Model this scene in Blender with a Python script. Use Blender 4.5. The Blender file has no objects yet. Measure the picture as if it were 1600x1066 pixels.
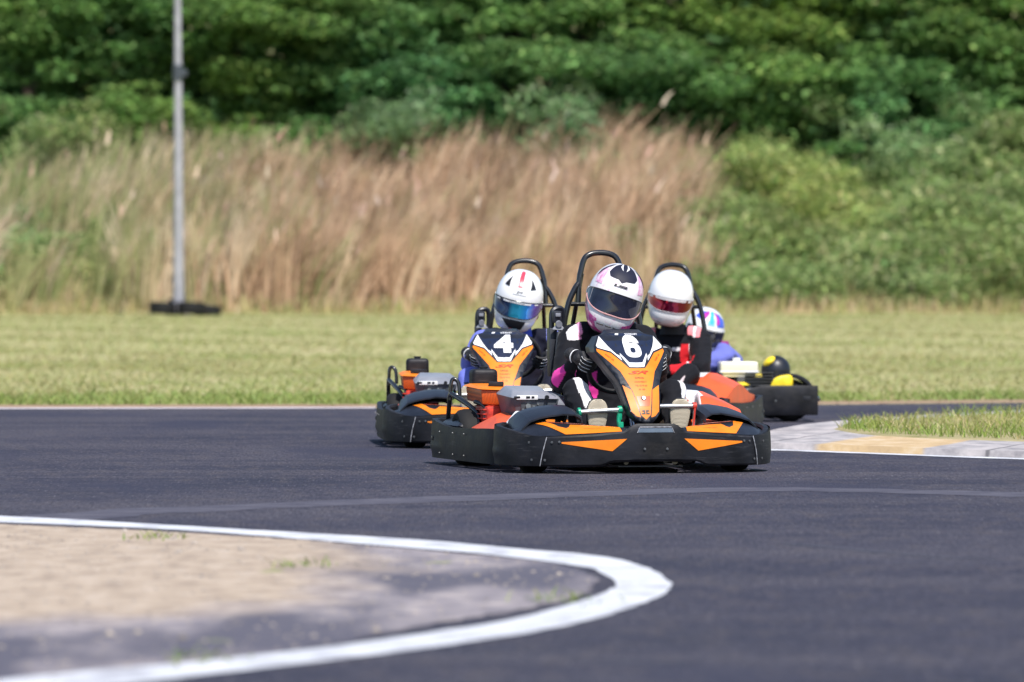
import bpy, bmesh, math, random
import numpy as np
from mathutils import Vector, Matrix, noise, geometry
R = math.radians
random.seed(7); rng = np.random.default_rng(7)
S = bpy.context.scene
COL = S.collection

# ------------------------------------------------------------------ camera, sky, sun, exposure
CAMH = .88; K = 9000.0; YH = 450.0
cam = bpy.data.cameras.new("camera"); camo = bpy.data.objects.new("camera", cam); COL.objects.link(camo)
camo.location = (0, 0, CAMH); camo.rotation_euler = (R(90) - math.atan(83 / K), 0, 0)
cam.sensor_width = 36; cam.lens = K / 1600 * 36; cam.clip_start = .5; cam.clip_end = 2000
cam.dof.use_dof = True; cam.dof.focus_distance = 27.9; cam.dof.aperture_fstop = 4.2
S.camera = camo
world = bpy.data.worlds.new("World"); S.world = world; world.use_nodes = True
nt = world.node_tree; bg = nt.nodes["Background"]
sky = nt.nodes.new("ShaderNodeTexSky"); sky.sky_type = 'NISHITA'; sky.sun_disc = False
SUN_EL, SUN_AZ = R(56), R(160)          # azimuth clockwise from +Y
sky.sun_elevation = SUN_EL; sky.sun_rotation = SUN_AZ; sky.air_density = 1.0; sky.dust_density = .6
nt.links.new(sky.outputs[0], bg.inputs[0]); bg.inputs[1].default_value = .12
sl = bpy.data.lights.new("sun", 'SUN'); sl.energy = 4.6; sl.angle = R(.5); sl.color = (1, .955, .89)
so = bpy.data.objects.new("sun", sl); COL.objects.link(so)
sd = Vector((math.sin(SUN_AZ) * math.cos(SUN_EL), math.cos(SUN_AZ) * math.cos(SUN_EL), math.sin(SUN_EL)))
so.rotation_euler = sd.to_track_quat('Z', 'Y').to_euler(); so.location = (20, -20, 40)
S.view_settings.view_transform = 'Standard'; S.view_settings.look = 'None'
S.view_settings.exposure = 0.35; S.view_settings.gamma = 1.0

# ------------------------------------------------------------------ helpers
def gp(px, py):
    d = CAMH * K / (py - YH)
    return ((px - 800) / K * d, d)

def hexc(r, g, b):
    f = lambda c: (c / 255 / 12.92) if c <= 10 else ((c / 255 + .055) / 1.055) ** 2.4
    return (f(r), f(g), f(b))

MATS = {}
def pm(name, col, rough=.5, metal=0., var=.12, scale=20, bump=0., bscale=60, coat=0., spec=.5, col2=None, sheen=0., thr=None, rvar=.08):
    if name in MATS: return MATS[name]
    m = bpy.data.materials.new(name); m.use_nodes = True; MATS[name] = m
    n = m.node_tree.nodes; l = m.node_tree.links; b = n["Principled BSDF"]
    tc = n.new("ShaderNodeTexCoord"); no = n.new("ShaderNodeTexNoise"); no.inputs["Scale"].default_value = scale
    no.inputs["Detail"].default_value = 6; l.new(tc.outputs["Object"], no.inputs["Vector"])
    ramp = n.new("ShaderNodeValToRGB"); e = ramp.color_ramp.elements
    c2 = col2 or tuple(min(1, c * (1 + var)) for c in col)
    c1 = col if col2 else tuple(c * (1 - var) for c in col)
    lo, hi = thr or (.35, .65)
    e[0].position = lo; e[1].position = hi; e[0].color = (*c1, 1); e[1].color = (*c2, 1)
    l.new(no.outputs["Fac"], ramp.inputs[0]); l.new(ramp.outputs[0], b.inputs["Base Color"])
    mr = n.new("ShaderNodeMapRange"); l.new(no.outputs["Fac"], mr.inputs[0])
    mr.inputs[3].default_value = max(0, rough - rvar); mr.inputs[4].default_value = min(1, rough + rvar)
    l.new(mr.outputs[0], b.inputs["Roughness"])
    b.inputs["Metallic"].default_value = metal; b.inputs["Coat Weight"].default_value = coat
    b.inputs["Specular IOR Level"].default_value = spec
    if sheen: b.inputs["Sheen Weight"].default_value = sheen
    if bump:
        nb = n.new("ShaderNodeTexNoise"); nb.inputs["Scale"].default_value = bscale; nb.inputs["Detail"].default_value = 4
        l.new(tc.outputs["Object"], nb.inputs["Vector"])
        bp = n.new("ShaderNodeBump"); bp.inputs["Strength"].default_value = bump; bp.inputs["Distance"].default_value = .01
        l.new(nb.outputs["Fac"], bp.inputs["Height"]); l.new(bp.outputs[0], b.inputs["Normal"])
    return m

def attr_mat(name, rough=.8, trans=0., spec=.3, sheen=0., bump=0., bscale=200, attr="tint"):
    m = bpy.data.materials.new(name); m.use_nodes = True
    n = m.node_tree.nodes; l = m.node_tree.links; b = n["Principled BSDF"]
    a = n.new("ShaderNodeAttribute"); a.attribute_name = attr
    l.new(a.outputs["Color"], b.inputs["Base Color"]); b.inputs["Roughness"].default_value = rough
    b.inputs["Specular IOR Level"].default_value = spec
    if sheen: b.inputs["Sheen Weight"].default_value = sheen
    if bump:
        tc = n.new("ShaderNodeTexCoord"); nb = n.new("ShaderNodeTexNoise"); nb.inputs["Scale"].default_value = bscale
        l.new(tc.outputs["Object"], nb.inputs["Vector"]); nb.inputs["Detail"].default_value = 5
        bp = n.new("ShaderNodeBump"); bp.inputs["Strength"].default_value = bump; bp.inputs["Distance"].default_value = .01
        l.new(nb.outputs["Fac"], bp.inputs["Height"]); l.new(bp.outputs[0], b.inputs["Normal"])
    if trans:
        t = n.new("ShaderNodeBsdfTranslucent"); mx = n.new("ShaderNodeMixShader"); mx.inputs[0].default_value = trans
        l.new(a.outputs["Color"], t.inputs["Color"]); l.new(b.outputs[0], mx.inputs[1]); l.new(t.outputs[0], mx.inputs[2])
        l.new(mx.outputs[0], n["Material Output"].inputs[0])
    return m

def link(o, parent=None):
    COL.objects.link(o)
    if parent: o.parent = parent
    return o

def tag(o, label=None, cat=None, group=None, kind=None):
    if label: o["label"] = label
    if cat: o["category"] = cat
    if group: o["group"] = group
    if kind: o["kind"] = kind
    return o

def mesh_obj(name, verts, faces, mats, parent=None, smooth=True, angle=38, midx=None):
    me = bpy.data.meshes.new(name); me.from_pydata([tuple(v) for v in verts], [], faces)
    for m in (mats if isinstance(mats, (list, tuple)) else [mats]): me.materials.append(m)
    if midx: me.polygons.foreach_set("material_index", midx)
    me.update()
    if smooth:
        me.polygons.foreach_set("use_smooth", [True] * len(me.polygons)); me.set_sharp_from_angle(angle=R(angle))
    return link(bpy.data.objects.new(name, me), parent)

def catmull(pts, n=6):
    P = [Vector(p) for p in pts]
    if len(P) < 3: return P
    Q = [2 * P[0] - P[1]] + P + [2 * P[-1] - P[-2]]; out = []
    for i in range(1, len(Q) - 2):
        a, b, c, d = Q[i - 1:i + 3]
        for k in range(n):
            t = k / n
            out.append(.5 * ((2 * b) + (c - a) * t + (2 * a - 5 * b + 4 * c - d) * t * t + (3 * b - a - 3 * c + d) * t ** 3))
    out.append(P[-1]); return out

class MB:
    def __init__(s): s.v = []; s.f = []; s.m = []; s.cur = 0
    def add(s, verts, faces, M=None):
        o = len(s.v)
        for v in verts: s.v.append(M @ Vector(v) if M else Vector(v))
        for f in faces: s.f.append([i + o for i in f]); s.m.append(s.cur)
        return s
    def loft(s, rings, close=True, caps=True, M=None):
        n = len(rings[0]); v = [p for r in rings for p in r]; f = []
        for i in range(len(rings) - 1):
            for j in range(n if close else n - 1):
                k = (j + 1) % n
                f.append([i * n + j, i * n + k, (i + 1) * n + k, (i + 1) * n + j])
        if caps and close: f.append(list(range(n))[::-1]); f.append([(len(rings) - 1) * n + j for j in range(n)])
        return s.add(v, f, M)
    def tube(s, path, r, n=10, sm=0, caps=True):
        P = catmull(path, sm) if sm else [Vector(p) for p in path]
        rs = r if isinstance(r, (list, tuple)) else [r] * len(P)
        if len(rs) != len(P): rs = [rs[0] + (rs[-1] - rs[0]) * i / (len(P) - 1) for i in range(len(P))]
        t0 = (P[1] - P[0]).normalized(); u = t0.orthogonal().normalized(); rings = []
        for i, p in enumerate(P):
            t = ((P[min(i + 1, len(P) - 1)] - P[max(i - 1, 0)])).normalized()
            u = (u - t * u.dot(t)).normalized(); w = t.cross(u)
            rings.append([p + (u * math.cos(2 * math.pi * k / n) + w * math.sin(2 * math.pi * k / n)) * rs[i] for k in range(n)])
        return s.loft(rings, True, caps)
    def cyl(s, a, b, r, n=20, r2=None): return s.tube([a, b], [r, r2 if r2 is not None else r], n)
    def box(s, c, size, bev=.01, rot=None, seg=2, shear=None):
        bm = bmesh.new(); bmesh.ops.create_cube(bm, size=1)
        for v in bm.verts: v.co = Vector((v.co.x * size[0], v.co.y * size[1], v.co.z * size[2]))
        if bev: bmesh.ops.bevel(bm, geom=list(bm.edges), offset=bev, segments=seg, profile=.6, affect='EDGES')
        M = Matrix.Translation(c) @ (rot.to_4x4() if rot else Matrix())
        return s._bm(bm, M)
    def _bm(s, bm, M=None):
        bm.verts.index_update()
        s.add([v.co.copy() for v in bm.verts], [[v.index for v in f.verts] for f in bm.faces], M); bm.free(); return s
    def hull(s, pts, bev=.008, seg=2):
        bm = bmesh.new()
        for p in pts: bm.verts.new(p)
        bmesh.ops.convex_hull(bm, input=list(bm.verts))
        bmesh.ops.dissolve_limit(bm, angle_limit=R(3), verts=list(bm.verts), edges=list(bm.edges))
        if bev: bmesh.ops.bevel(bm, geom=list(bm.edges), offset=bev, segments=seg, profile=.6, affect='EDGES')
        return s._bm(bm)
    def ell(s, c, r, n=20, M=None):
        bm = bmesh.new(); bmesh.ops.create_uvsphere(bm, u_segments=n, v_segments=n // 2 + 2, radius=1)
        MM = Matrix.Translation(c) @ (M or Matrix()) @ Matrix.Diagonal((*r, 1)); return s._bm(bm, MM)
    def lathe(s, prof, M, n=32):
        rings = [[Vector((a, r * math.cos(2 * math.pi * k / n), r * math.sin(2 * math.pi * k / n))) for k in range(n)] for a, r in prof]
        return s.loft(rings, True, False, M)
    def grid(s, fn, us, vs):
        v = [fn(u, w) for w in vs for u in us]; n = len(us)
        f = [[j * n + i, j * n + i + 1, (j + 1) * n + i + 1, (j + 1) * n + i] for j in range(len(vs) - 1) for i in range(n - 1)]
        return s.add(v, f)
    def build(s, name, mats, parent=None, angle=38, solid=0):
        o = mesh_obj(name, s.v, s.f, mats, parent, True, angle, s.m)
        if solid:
            md = o.modifiers.new("solid", 'SOLIDIFY'); md.thickness = solid; md.offset = 0
        return o

def inpoly(x, y, P):
    c = False; j = len(P) - 1
    for i in range(len(P)):
        if (P[i][1] > y) != (P[j][1] > y) and x < (P[j][0] - P[i][0]) * (y - P[i][1]) / (P[j][1] - P[i][1]) + P[i][0]: c = not c
        j = i
    return c

def triangulate(poly, step):
    B = []
    for i in range(len(poly)):
        a = Vector(poly[i]); b = Vector(poly[(i + 1) % len(poly)]); n = max(1, int((b - a).length / step))
        for k in range(n): B.append(a + (b - a) * k / n)
    pts = list(B); xs = [p.x for p in B]; ys = [p.y for p in B]
    x = min(xs) + step * .5
    while x < max(xs):
        y = min(ys) + step * .5
        while y < max(ys):
            if inpoly(x, y, poly) and min((Vector((x, y)) - q).length_squared for q in B) > (step * .3) ** 2: pts.append(Vector((x, y)))
            y += step
        x += step
    n = len(B)
    V, E, F, *_ = geometry.delaunay_2d_cdt(pts, [(i, (i + 1) % n) for i in range(n)], [list(range(n))], 1, 1e-7)
    out = []
    for f in F:
        a, b, c = [V[i] for i in f[:3]]
        out.append(list(f) if (b - a).cross(c - a) > 0 else list(f)[::-1])
    return V, out

def decal(name, poly, fn, mat, parent, step=.02, off=.0015, label=None):
    """poly in the surface's own (u,v); fn(u,v,off) -> point"""
    V, F = triangulate([tuple(p) for p in poly], step)
    o = mesh_obj(name, [fn(p[0], p[1], off) for p in V], F, mat, parent)
    if label: o["label"] = label
    return o

def mir(poly): return [(-x, y) for x, y in poly][::-1]

def text_mesh(txt, bold=0., shear=0., sx=1., sp=1.):
    cu = bpy.data.curves.new("t", 'FONT'); cu.body = txt; cu.align_x = 'CENTER'; cu.align_y = 'CENTER'
    cu.offset = bold; cu.shear = shear; cu.space_character = sp; cu.resolution_u = 5
    o = bpy.data.objects.new("t", cu); COL.objects.link(o)
    dg = bpy.context.evaluated_depsgraph_get(); me = bpy.data.meshes.new_from_object(o.evaluated_get(dg))
    bpy.data.objects.remove(o); bpy.data.curves.remove(cu)
    bm = bmesh.new(); bm.from_mesh(me); bpy.data.meshes.remove(me)
    bmesh.ops.triangulate(bm, faces=list(bm.faces))
    for _ in range(3):
        es = [e for e in bm.edges if e.calc_length() > .22]
        if not es: break
        bmesh.ops.subdivide_edges(bm, edges=es, cuts=1); bmesh.ops.triangulate(bm, faces=list(bm.faces))
    bmesh.ops.remove_doubles(bm, verts=list(bm.verts), dist=1e-4)
    bm.verts.index_update(); V = [(v.co.x * sx, v.co.y) for v in bm.verts]; F = [[v.index for v in f.verts] for f in bm.faces]; bm.free()
    return V, F

def text_decal(name, txt, fn, c, h, mat, parent, rot=0, off=.003, **kw):
    V, F = text_mesh(txt, **kw)
    ys = [v[1] for v in V]; xs = [v[0] for v in V]; cy = (min(ys) + max(ys)) / 2; cx = (min(xs) + max(xs)) / 2; k = h / (max(ys) - min(ys))
    cr, sr = math.cos(rot), math.sin(rot)
    P = []
    for x, y in V:
        x = (x - cx) * k; y = (y - cy) * k
        P.append(fn(c[0] + x * cr - y * sr, c[1] + x * sr + y * cr, off))
    return mesh_obj(name, P, F, mat, parent, smooth=False)

def quads(name, P, cols, mat, parent=None, nseg=1):
    """P: (n, 2*(nseg+1), 3) strip vertices; cols (n,3)"""
    n = P.shape[0]; m = P.shape[1]
    me = bpy.data.meshes.new(name); me.vertices.add(n * m); me.vertices.foreach_set("co", P.reshape(-1).astype(np.float32))
    base = (np.arange(n) * m)[:, None, None]
    q = np.array([[2 * k, 2 * k + 1, 2 * k + 3, 2 * k + 2] for k in range(nseg)])[None]
    idx = (base + q).reshape(-1); nf = n * nseg
    me.loops.add(nf * 4); me.loops.foreach_set("vertex_index", idx.astype(np.int32))
    me.polygons.add(nf); me.polygons.foreach_set("loop_start", np.arange(nf, dtype=np.int32) * 4)
    me.update(calc_edges=True)
    a = me.color_attributes.new("tint", 'FLOAT_COLOR', 'POINT')
    c = np.ones((n * m, 4), np.float32); c[:, :3] = np.repeat(cols, m, axis=0); a.data.foreach_set("color", c.reshape(-1))
    me.materials.append(mat); return link(bpy.data.objects.new(name, me), parent)

def blades(name, X, Y, Z, H, W, lean, cols, mat, curl=.5, parent=None):
    n = len(X); az = rng.uniform(0, 2 * np.pi, n); side = np.stack([np.cos(az), np.sin(az), 0 * az], 1)
    P = np.zeros((n, 8, 3)); b = np.stack([X, Y, Z], 1)
    for k, (t, w) in enumerate([(0, 1), (.4, .85), (.75, .6), (1, .1)]):
        c = b + np.stack([lean[:, 0] * H * t ** (1 + curl), lean[:, 1] * H * t ** (1 + curl), H * t * (1 - .12 * t)], 1)
        P[:, 2 * k] = c - side * (W * w)[:, None] / 2; P[:, 2 * k + 1] = c + side * (W * w)[:, None] / 2
    return quads(name, P, cols, mat, parent, 3)

def leaves(name, C, size, cols, mat, flat=.5, aspect=1.6, parent=None):
    n = len(C); nrm = rng.normal(size=(n, 3)); nrm[:, 2] = np.abs(nrm[:, 2]) + flat; nrm /= np.linalg.norm(nrm, axis=1)[:, None]
    a = rng.normal(size=(n, 3)); u = np.cross(nrm, a); u /= np.linalg.norm(u, axis=1)[:, None]; v = np.cross(nrm, u)
    u = u * (size * aspect / 2)[:, None]; v = v * (size / 2)[:, None]
    P = np.stack([C - u, C - v * .9 , C + v * .9, C + u], 1)
    return quads(name, P, cols, mat, parent, 1)

def lerp(a, b, t): return a + (b - a) * t
def sstep(a, b, x): t = np.clip((x - a) / (b - a), 0, 1); return t * t * (3 - 2 * t)
def interp(x, pts):
    if x <= pts[0][0]: return pts[0][1]
    for a, b in zip(pts, pts[1:]):
        if x <= b[0]: return a[1] + (b[1] - a[1]) * (x - a[0]) / (b[0] - a[0])
    return pts[-1][1]

# ------------------------------------------------------------------ the ground
def terrain(X, Y):
    X = np.asarray(X, float); Y = np.asarray(Y, float)
    z = .31 * sstep(58, 128, Y) + .02 * np.sin(Y * .6 + X * .8) * sstep(48, 70, Y)
    z = z + np.clip(Y - 128.5, 0, 15) * .2 + np.clip(Y - 143.5, 0, 200) * .1 + .18 * np.sin(X * .55 + 1) * sstep(129, 136, Y)
    return z

def nodes_mat(name):
    m = bpy.data.materials.new(name); m.use_nodes = True
    return m, m.node_tree.nodes, m.node_tree.links, m.node_tree.nodes["Principled BSDF"]

def noise_node(n, l, vec, scale, detail=5, rough=.55):
    no = n.new("ShaderNodeTexNoise"); no.inputs["Scale"].default_value = scale; no.inputs["Detail"].default_value = detail
    no.inputs["Roughness"].default_value = rough; l.new(vec, no.inputs["Vector"]); return no.outputs["Fac"]

def ramp_node(n, l, fac, stops):
    r = n.new("ShaderNodeValToRGB"); e = r.color_ramp.elements
    while len(e) < len(stops): e.new(.5)
    for i, (p, c) in enumerate(stops): e[i].position = p; e[i].color = (*c, 1) if len(c) == 3 else c
    l.new(fac, r.inputs[0]); return r.outputs[0]

def mix_node(n, l, fac, a, b, mode='MIX'):
    m = n.new("ShaderNodeMix"); m.data_type = 'RGBA'; m.blend_type = mode
    for s, v in ((m.inputs[0], fac), (m.inputs[6], a), (m.inputs[7], b)):
        if isinstance(v, (int, float)): s.default_value = v
        elif isinstance(v, tuple): s.default_value = (*v, 1)
        else: l.new(v, s)
    return m.outputs[2]

def mapping(n, l, sc, coord="Object"):
    tc = n.new("ShaderNodeTexCoord"); mp = n.new("ShaderNodeMapping"); mp.inputs["Scale"].default_value = sc
    l.new(tc.outputs[coord], mp.inputs[0]); return mp.outputs[0]

def mat_asphalt():
    m, n, l, b = nodes_mat("asphalt"); v = mapping(n, l, (1, 1, 1))
    big = noise_node(n, l, mapping(n, l, (.5, .3, 1)), 1.0, 8, .68); band = noise_node(n, l, mapping(n, l, (.12, .9, 1)), 1.0, 5, .6); mid = noise_node(n, l, mapping(n, l, (9, 2.4, 1)), 1, 6, .7)
    fine = noise_node(n, l, mapping(n, l, (95, 6, 1)), 1, 4, .8); speck = noise_node(n, l, mapping(n, l, (70, 4.5, 1)), 1, 3, .75); rub = noise_node(n, l, mapping(n, l, (.7, .22, 1)), 1, 4, .5)
    c = ramp_node(n, l, big, [(.30, (.025, .027, .047)), (.5, (.043, .041, .064)), (.70, (.078, .072, .093))])
    c = mix_node(n, l, ramp_node(n, l, band, [(.46, (0, 0, 0)), (.60, (.6, .6, .6))]), c, (.088, .080, .098))
    c = mix_node(n, l, ramp_node(n, l, mid, [(.50, (0, 0, 0)), (.66, (.55, .55, .55))]), c, (.098, .082, .084))
    c = mix_node(n, l, ramp_node(n, l, mid, [(.32, (.6, .6, .6)), (.46, (0, 0, 0))]), c, (.024, .024, .042))
    c = mix_node(n, l, ramp_node(n, l, fine, [(.38, (.8, .8, .8)), (.55, (0, 0, 0))]), c, (.012, .012, .024))
    c = mix_node(n, l, ramp_node(n, l, speck, [(.60, (0, 0, 0)), (.72, (.75, .75, .75))]), c, (.20, .185, .205))
    c = mix_node(n, l, ramp_node(n, l, rub, [(.54, (0, 0, 0)), (.66, (.65, .65, .65))]), c, (.026, .027, .052))
    l.new(c, b.inputs["Base Color"]); b.inputs["Roughness"].default_value = .85; b.inputs["Specular IOR Level"].default_value = .3
    bp = n.new("ShaderNodeBump"); bp.inputs["Strength"].default_value = .8; bp.inputs["Distance"].default_value = .006
    l.new(fine, bp.inputs["Height"]); l.new(bp.outputs[0], b.inputs["Normal"]); return m

def mat_noise2(name, sc, stops, scale, rough=.9, bump=.4, bsc=40, c3=None):
    m, n, l, b = nodes_mat(name); v = mapping(n, l, sc); f = noise_node(n, l, v, scale, 7, .62)
    c = ramp_node(n, l, f, stops)
    if c3: c = mix_node(n, l, ramp_node(n, l, noise_node(n, l, v, c3[0], 4), [(c3[1], (0, 0, 0)), (c3[1] + .1, (c3[3],) * 3)]), c, c3[2])
    l.new(c, b.inputs["Base Color"]); b.inputs["Roughness"].default_value = rough
    bn = noise_node(n, l, v, bsc, 4); bp = n.new("ShaderNodeBump"); bp.inputs["Strength"].default_value = bump; bp.inputs["Distance"].default_value = .01
    l.new(bn, bp.inputs["Height"]); l.new(bp.outputs[0], b.inputs["Normal"]); return m

# ground sheet, finer near the picture, reaching far out
ys = list(np.linspace(-300, -20, 8)) + list(np.linspace(-10, 56, 34)) + list(np.linspace(58, 160, 103)) + list(np.linspace(170, 900, 14))
xs = list(np.linspace(-500, -40, 8)) + list(np.linspace(-34, 34, 69)) + list(np.linspace(40, 500, 8))
mb = MB(); mb.grid(lambda x, y: Vector((x, y, float(terrain(x, y)) - .03)), xs, ys)
m_field = mat_noise2("field_soil", (1, .35, 1), [(.3, (.26, .26, .10)), (.5, (.35, .33, .14)), (.7, (.42, .36, .19))], .9, .95, .3, 30)
g = tag(mb.build("ground", m_field), kind="structure")
m_asph = mat_asphalt()
far_edge = [(-60, 44), (-20, 42.6), (-8, 42.2), (-3.7, 42.1), (-1, 42.3), (1, 42.8), (3, 43.7), (4.2, 44.2), (7, 46), (14, 52), (40, 75)]
road_poly = [(-60, -60), (60, -60)] + [(60, 60)] + far_edge[::-1]
def flat(z): return lambda u, v, off=0: Vector((u, v, z + off))
tag(decal("track", road_poly, flat(.0), m_asph, None, 6, 0), kind="structure")

m_white = mat_noise2("road_paint_white", (1, 1, 1), [(.36, (.32, .32, .36)), (.48, (.56, .57, .61)), (.7, (.68, .69, .73))], 5, .7, .3, 80, (16, .60, (.30, .29, .33), .6))
m_white_thin = m_white
outer = [(0, 807), (140, 814), (275, 822), (550, 838), (700, 848), (825, 860), (900, 866), (962, 874), (1000, 884), (1024, 895), (1041, 905), (1048, 915), (1040, 926), (1017, 939), (975, 954), (921, 970), (840, 987), (756, 1001), (550, 1029), (344, 1053), (241, 1066)]
inner = [(0, 1064), (137, 1050), (344, 1032), (550, 1007), (756, 977), (850, 957), (914, 938), (950, 924), (963, 913), (945, 899), (921, 889), (850, 878), (756, 867), (650, 858), (550, 850), (275, 829), (0, 817)]
oe = [gp(*p) for p in outer]; ie = [gp(*p) for p in inner]
def sm2(pts, k=5): return [(p.x, p.y) for p in catmull([(a, b, 0) for a, b in pts], k)]
oe = sm2(oe); ie = sm2(ie)
def ragged(P, step, amp):
    out = []
    for i in range(len(P)):
        a = Vector(P[i][:2]); c = Vector(P[(i + 1) % len(P)][:2]); n_ = max(1, int((c - a).length / step))
        for k in range(n_):
            q = a.lerp(c, k / n_); f = noise.noise((q.x * 3.1, q.y * 3.1, 2)) * .6 + random.uniform(-.5, .5); t = (c - a).normalized() if (c - a).length > 0 else Vector((1, 0)); q += Vector((-t.y, t.x)) * f * amp; out.append((q.x, q.y))
    return out
line1 = [(-7.0, 29.9)] + oe + [(-1.9, 10.9), (-5, 7.4), (-9, 4.5)] + [(-9.3, 4.85), (-5.2, 7.8), (-2.3, 11.2)] + ie + [(-7.1, 29.3)]
tag(decal("white_edge_line", ragged(line1, .07, .010), flat(.0025), m_white, None, .25, 0), kind="structure")

# infield island, left foreground
infield_px = [(0, 820), (275, 832), (480, 845), (620, 857), (760, 869), (862, 880), (905, 889), (928, 900), (934, 912), (920, 924), (885, 938), (800, 956), (700, 973), (560, 1000), (400, 1028), (200, 1056)]
ip = [(-6.9, 28.9)] + [gp(*p) for p in infield_px] + [(-2.2, 11.7), (-5.3, 8.3), (-9.6, 5.2), (-14, 3), (-16, 30)]
def infield_mat():
    m, n, l, b = nodes_mat("infield_dirt_and_concrete"); v = mapping(n, l, (1, .55, 1)); f = noise_node(n, l, v, 1.6, 8, .65); f2 = noise_node(n, l, v, 9, 5, .6); f3 = noise_node(n, l, mapping(n, l, (1.2, .3, 1)), .9, 4)
    tc = n.new("ShaderNodeTexCoord"); sx = n.new("ShaderNodeSeparateXYZ"); l.new(tc.outputs["Object"], sx.inputs[0])
    def math_(op, a, bb):
        q = n.new("ShaderNodeMath"); q.operation = op
        for i, w in enumerate((a, bb)):
            if isinstance(w, (int, float)): q.inputs[i].default_value = w
            else: l.new(w, q.inputs[i])
        return q.outputs[0]
    # bare sandy soil towards the heart of the island, worn concrete along its rim
    X = sx.outputs[0]; Y = sx.outputs[1]
    d1 = math_('SUBTRACT', math_('MULTIPLY', math_('SUBTRACT', Y, 14.9), .45), math_('MULTIPLY', math_('ADD', X, 1.5), .55))
    d2 = math_('SUBTRACT', -.52, X)
    d = math_('MINIMUM', d1, d2)
    d = math_('ADD', d, math_('MULTIPLY', math_('SUBTRACT', f, .5), .9))
    sand = ramp_node(n, l, f2, [(.3, (.26, .20, .155)), (.5, (.39, .305, .23)), (.62, (.46, .37, .29)), (.78, (.32, .285, .27))])
    conc = ramp_node(n, l, f2, [(.3, (.15, .135, .16)), (.5, (.25, .22, .235)), (.62, (.33, .29, .29)), (.75, (.42, .36, .34))])
    dark = ramp_node(n, l, f3, [(.46, (0, 0, 0)), (.56, (.9, .9, .9))])
    conc = mix_node(n, l, dark, conc, (.065, .062, .09))
    k = ramp_node(n, l, math_('ADD', math_('MULTIPLY', d, 2.0), .5), [(.15, (0, 0, 0)), (.85, (1, 1, 1))])
    c = mix_node(n, l, k, conc, sand)
    weeds = ramp_node(n, l, noise_node(n, l, v, 3.1, 3), [(.70, (0, 0, 0)), (.74, (.7, .7, .7))])
    c = mix_node(n, l, weeds, c, (.22, .24, .08))
    l.new(c, b.inputs["Base Color"]); b.inputs["Roughness"].default_value = .9
    bp = n.new("ShaderNodeBump"); bp.inputs["Strength"].default_value = .4; bp.inputs["Distance"].default_value = .02; l.new(f2, bp.inputs["Height"]); l.new(bp.outputs[0], b.inputs["Normal"])
    return m
tag(decal("infield_verge", ragged(ip, .08, .035), flat(.0018), infield_mat(), None, .4, 0), kind="structure")

# loose grit and a few weeds on the island
n = 5200; gx = rng.uniform(-5, .4, n); gy = rng.uniform(11, 22, n); kk = np.array([inpoly(a, b, ip) for a, b in zip(gx, gy)]); gx, gy = gx[kk], gy[kk]; n = len(gx)
sz = rng.uniform(.002, .0075, n) * (1 + (rng.uniform(size=n) < .03) * 1.2); vv = []; 
octa = np.array([(1, 0, 0), (0, 1, 0), (-1, 0, 0), (0, -1, 0), (0, 0, .8), (0, 0, -.3)], float); of = np.array([(0, 1, 4), (1, 2, 4), (2, 3, 4), (3, 0, 4)])
PV = np.stack([gx, gy, np.full(n, .003)], 1)[:, None, :] + octa[None] * sz[:, None, None] * rng.uniform(.7, 1.3, (n, 6, 3)); FV = (np.arange(n) * 6)[:, None, None] + of[None]
tag(mesh_obj("gravel", PV.reshape(-1, 3), FV.reshape(-1, 3).tolist(), pm("grit", (.17, .15, .14), .9, col2=(.42, .36, .31), scale=3), None, False), "loose grit scattered over the sandy island in the near left corner", "gravel", kind="stuff")
wx = []; wy = []
for px_, py_, m_ in [(240, 842, 40), (470, 886, 34), (872, 940, 40), (308, 1034, 30)]:
    a, b = gp(px_, py_); wx.append(rng.normal(a, .05, m_)); wy.append(rng.normal(b, .10, m_))
wx = np.concatenate(wx); wy = np.concatenate(wy); n = len(wx)
WEEDS = (wx, wy, n)

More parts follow.
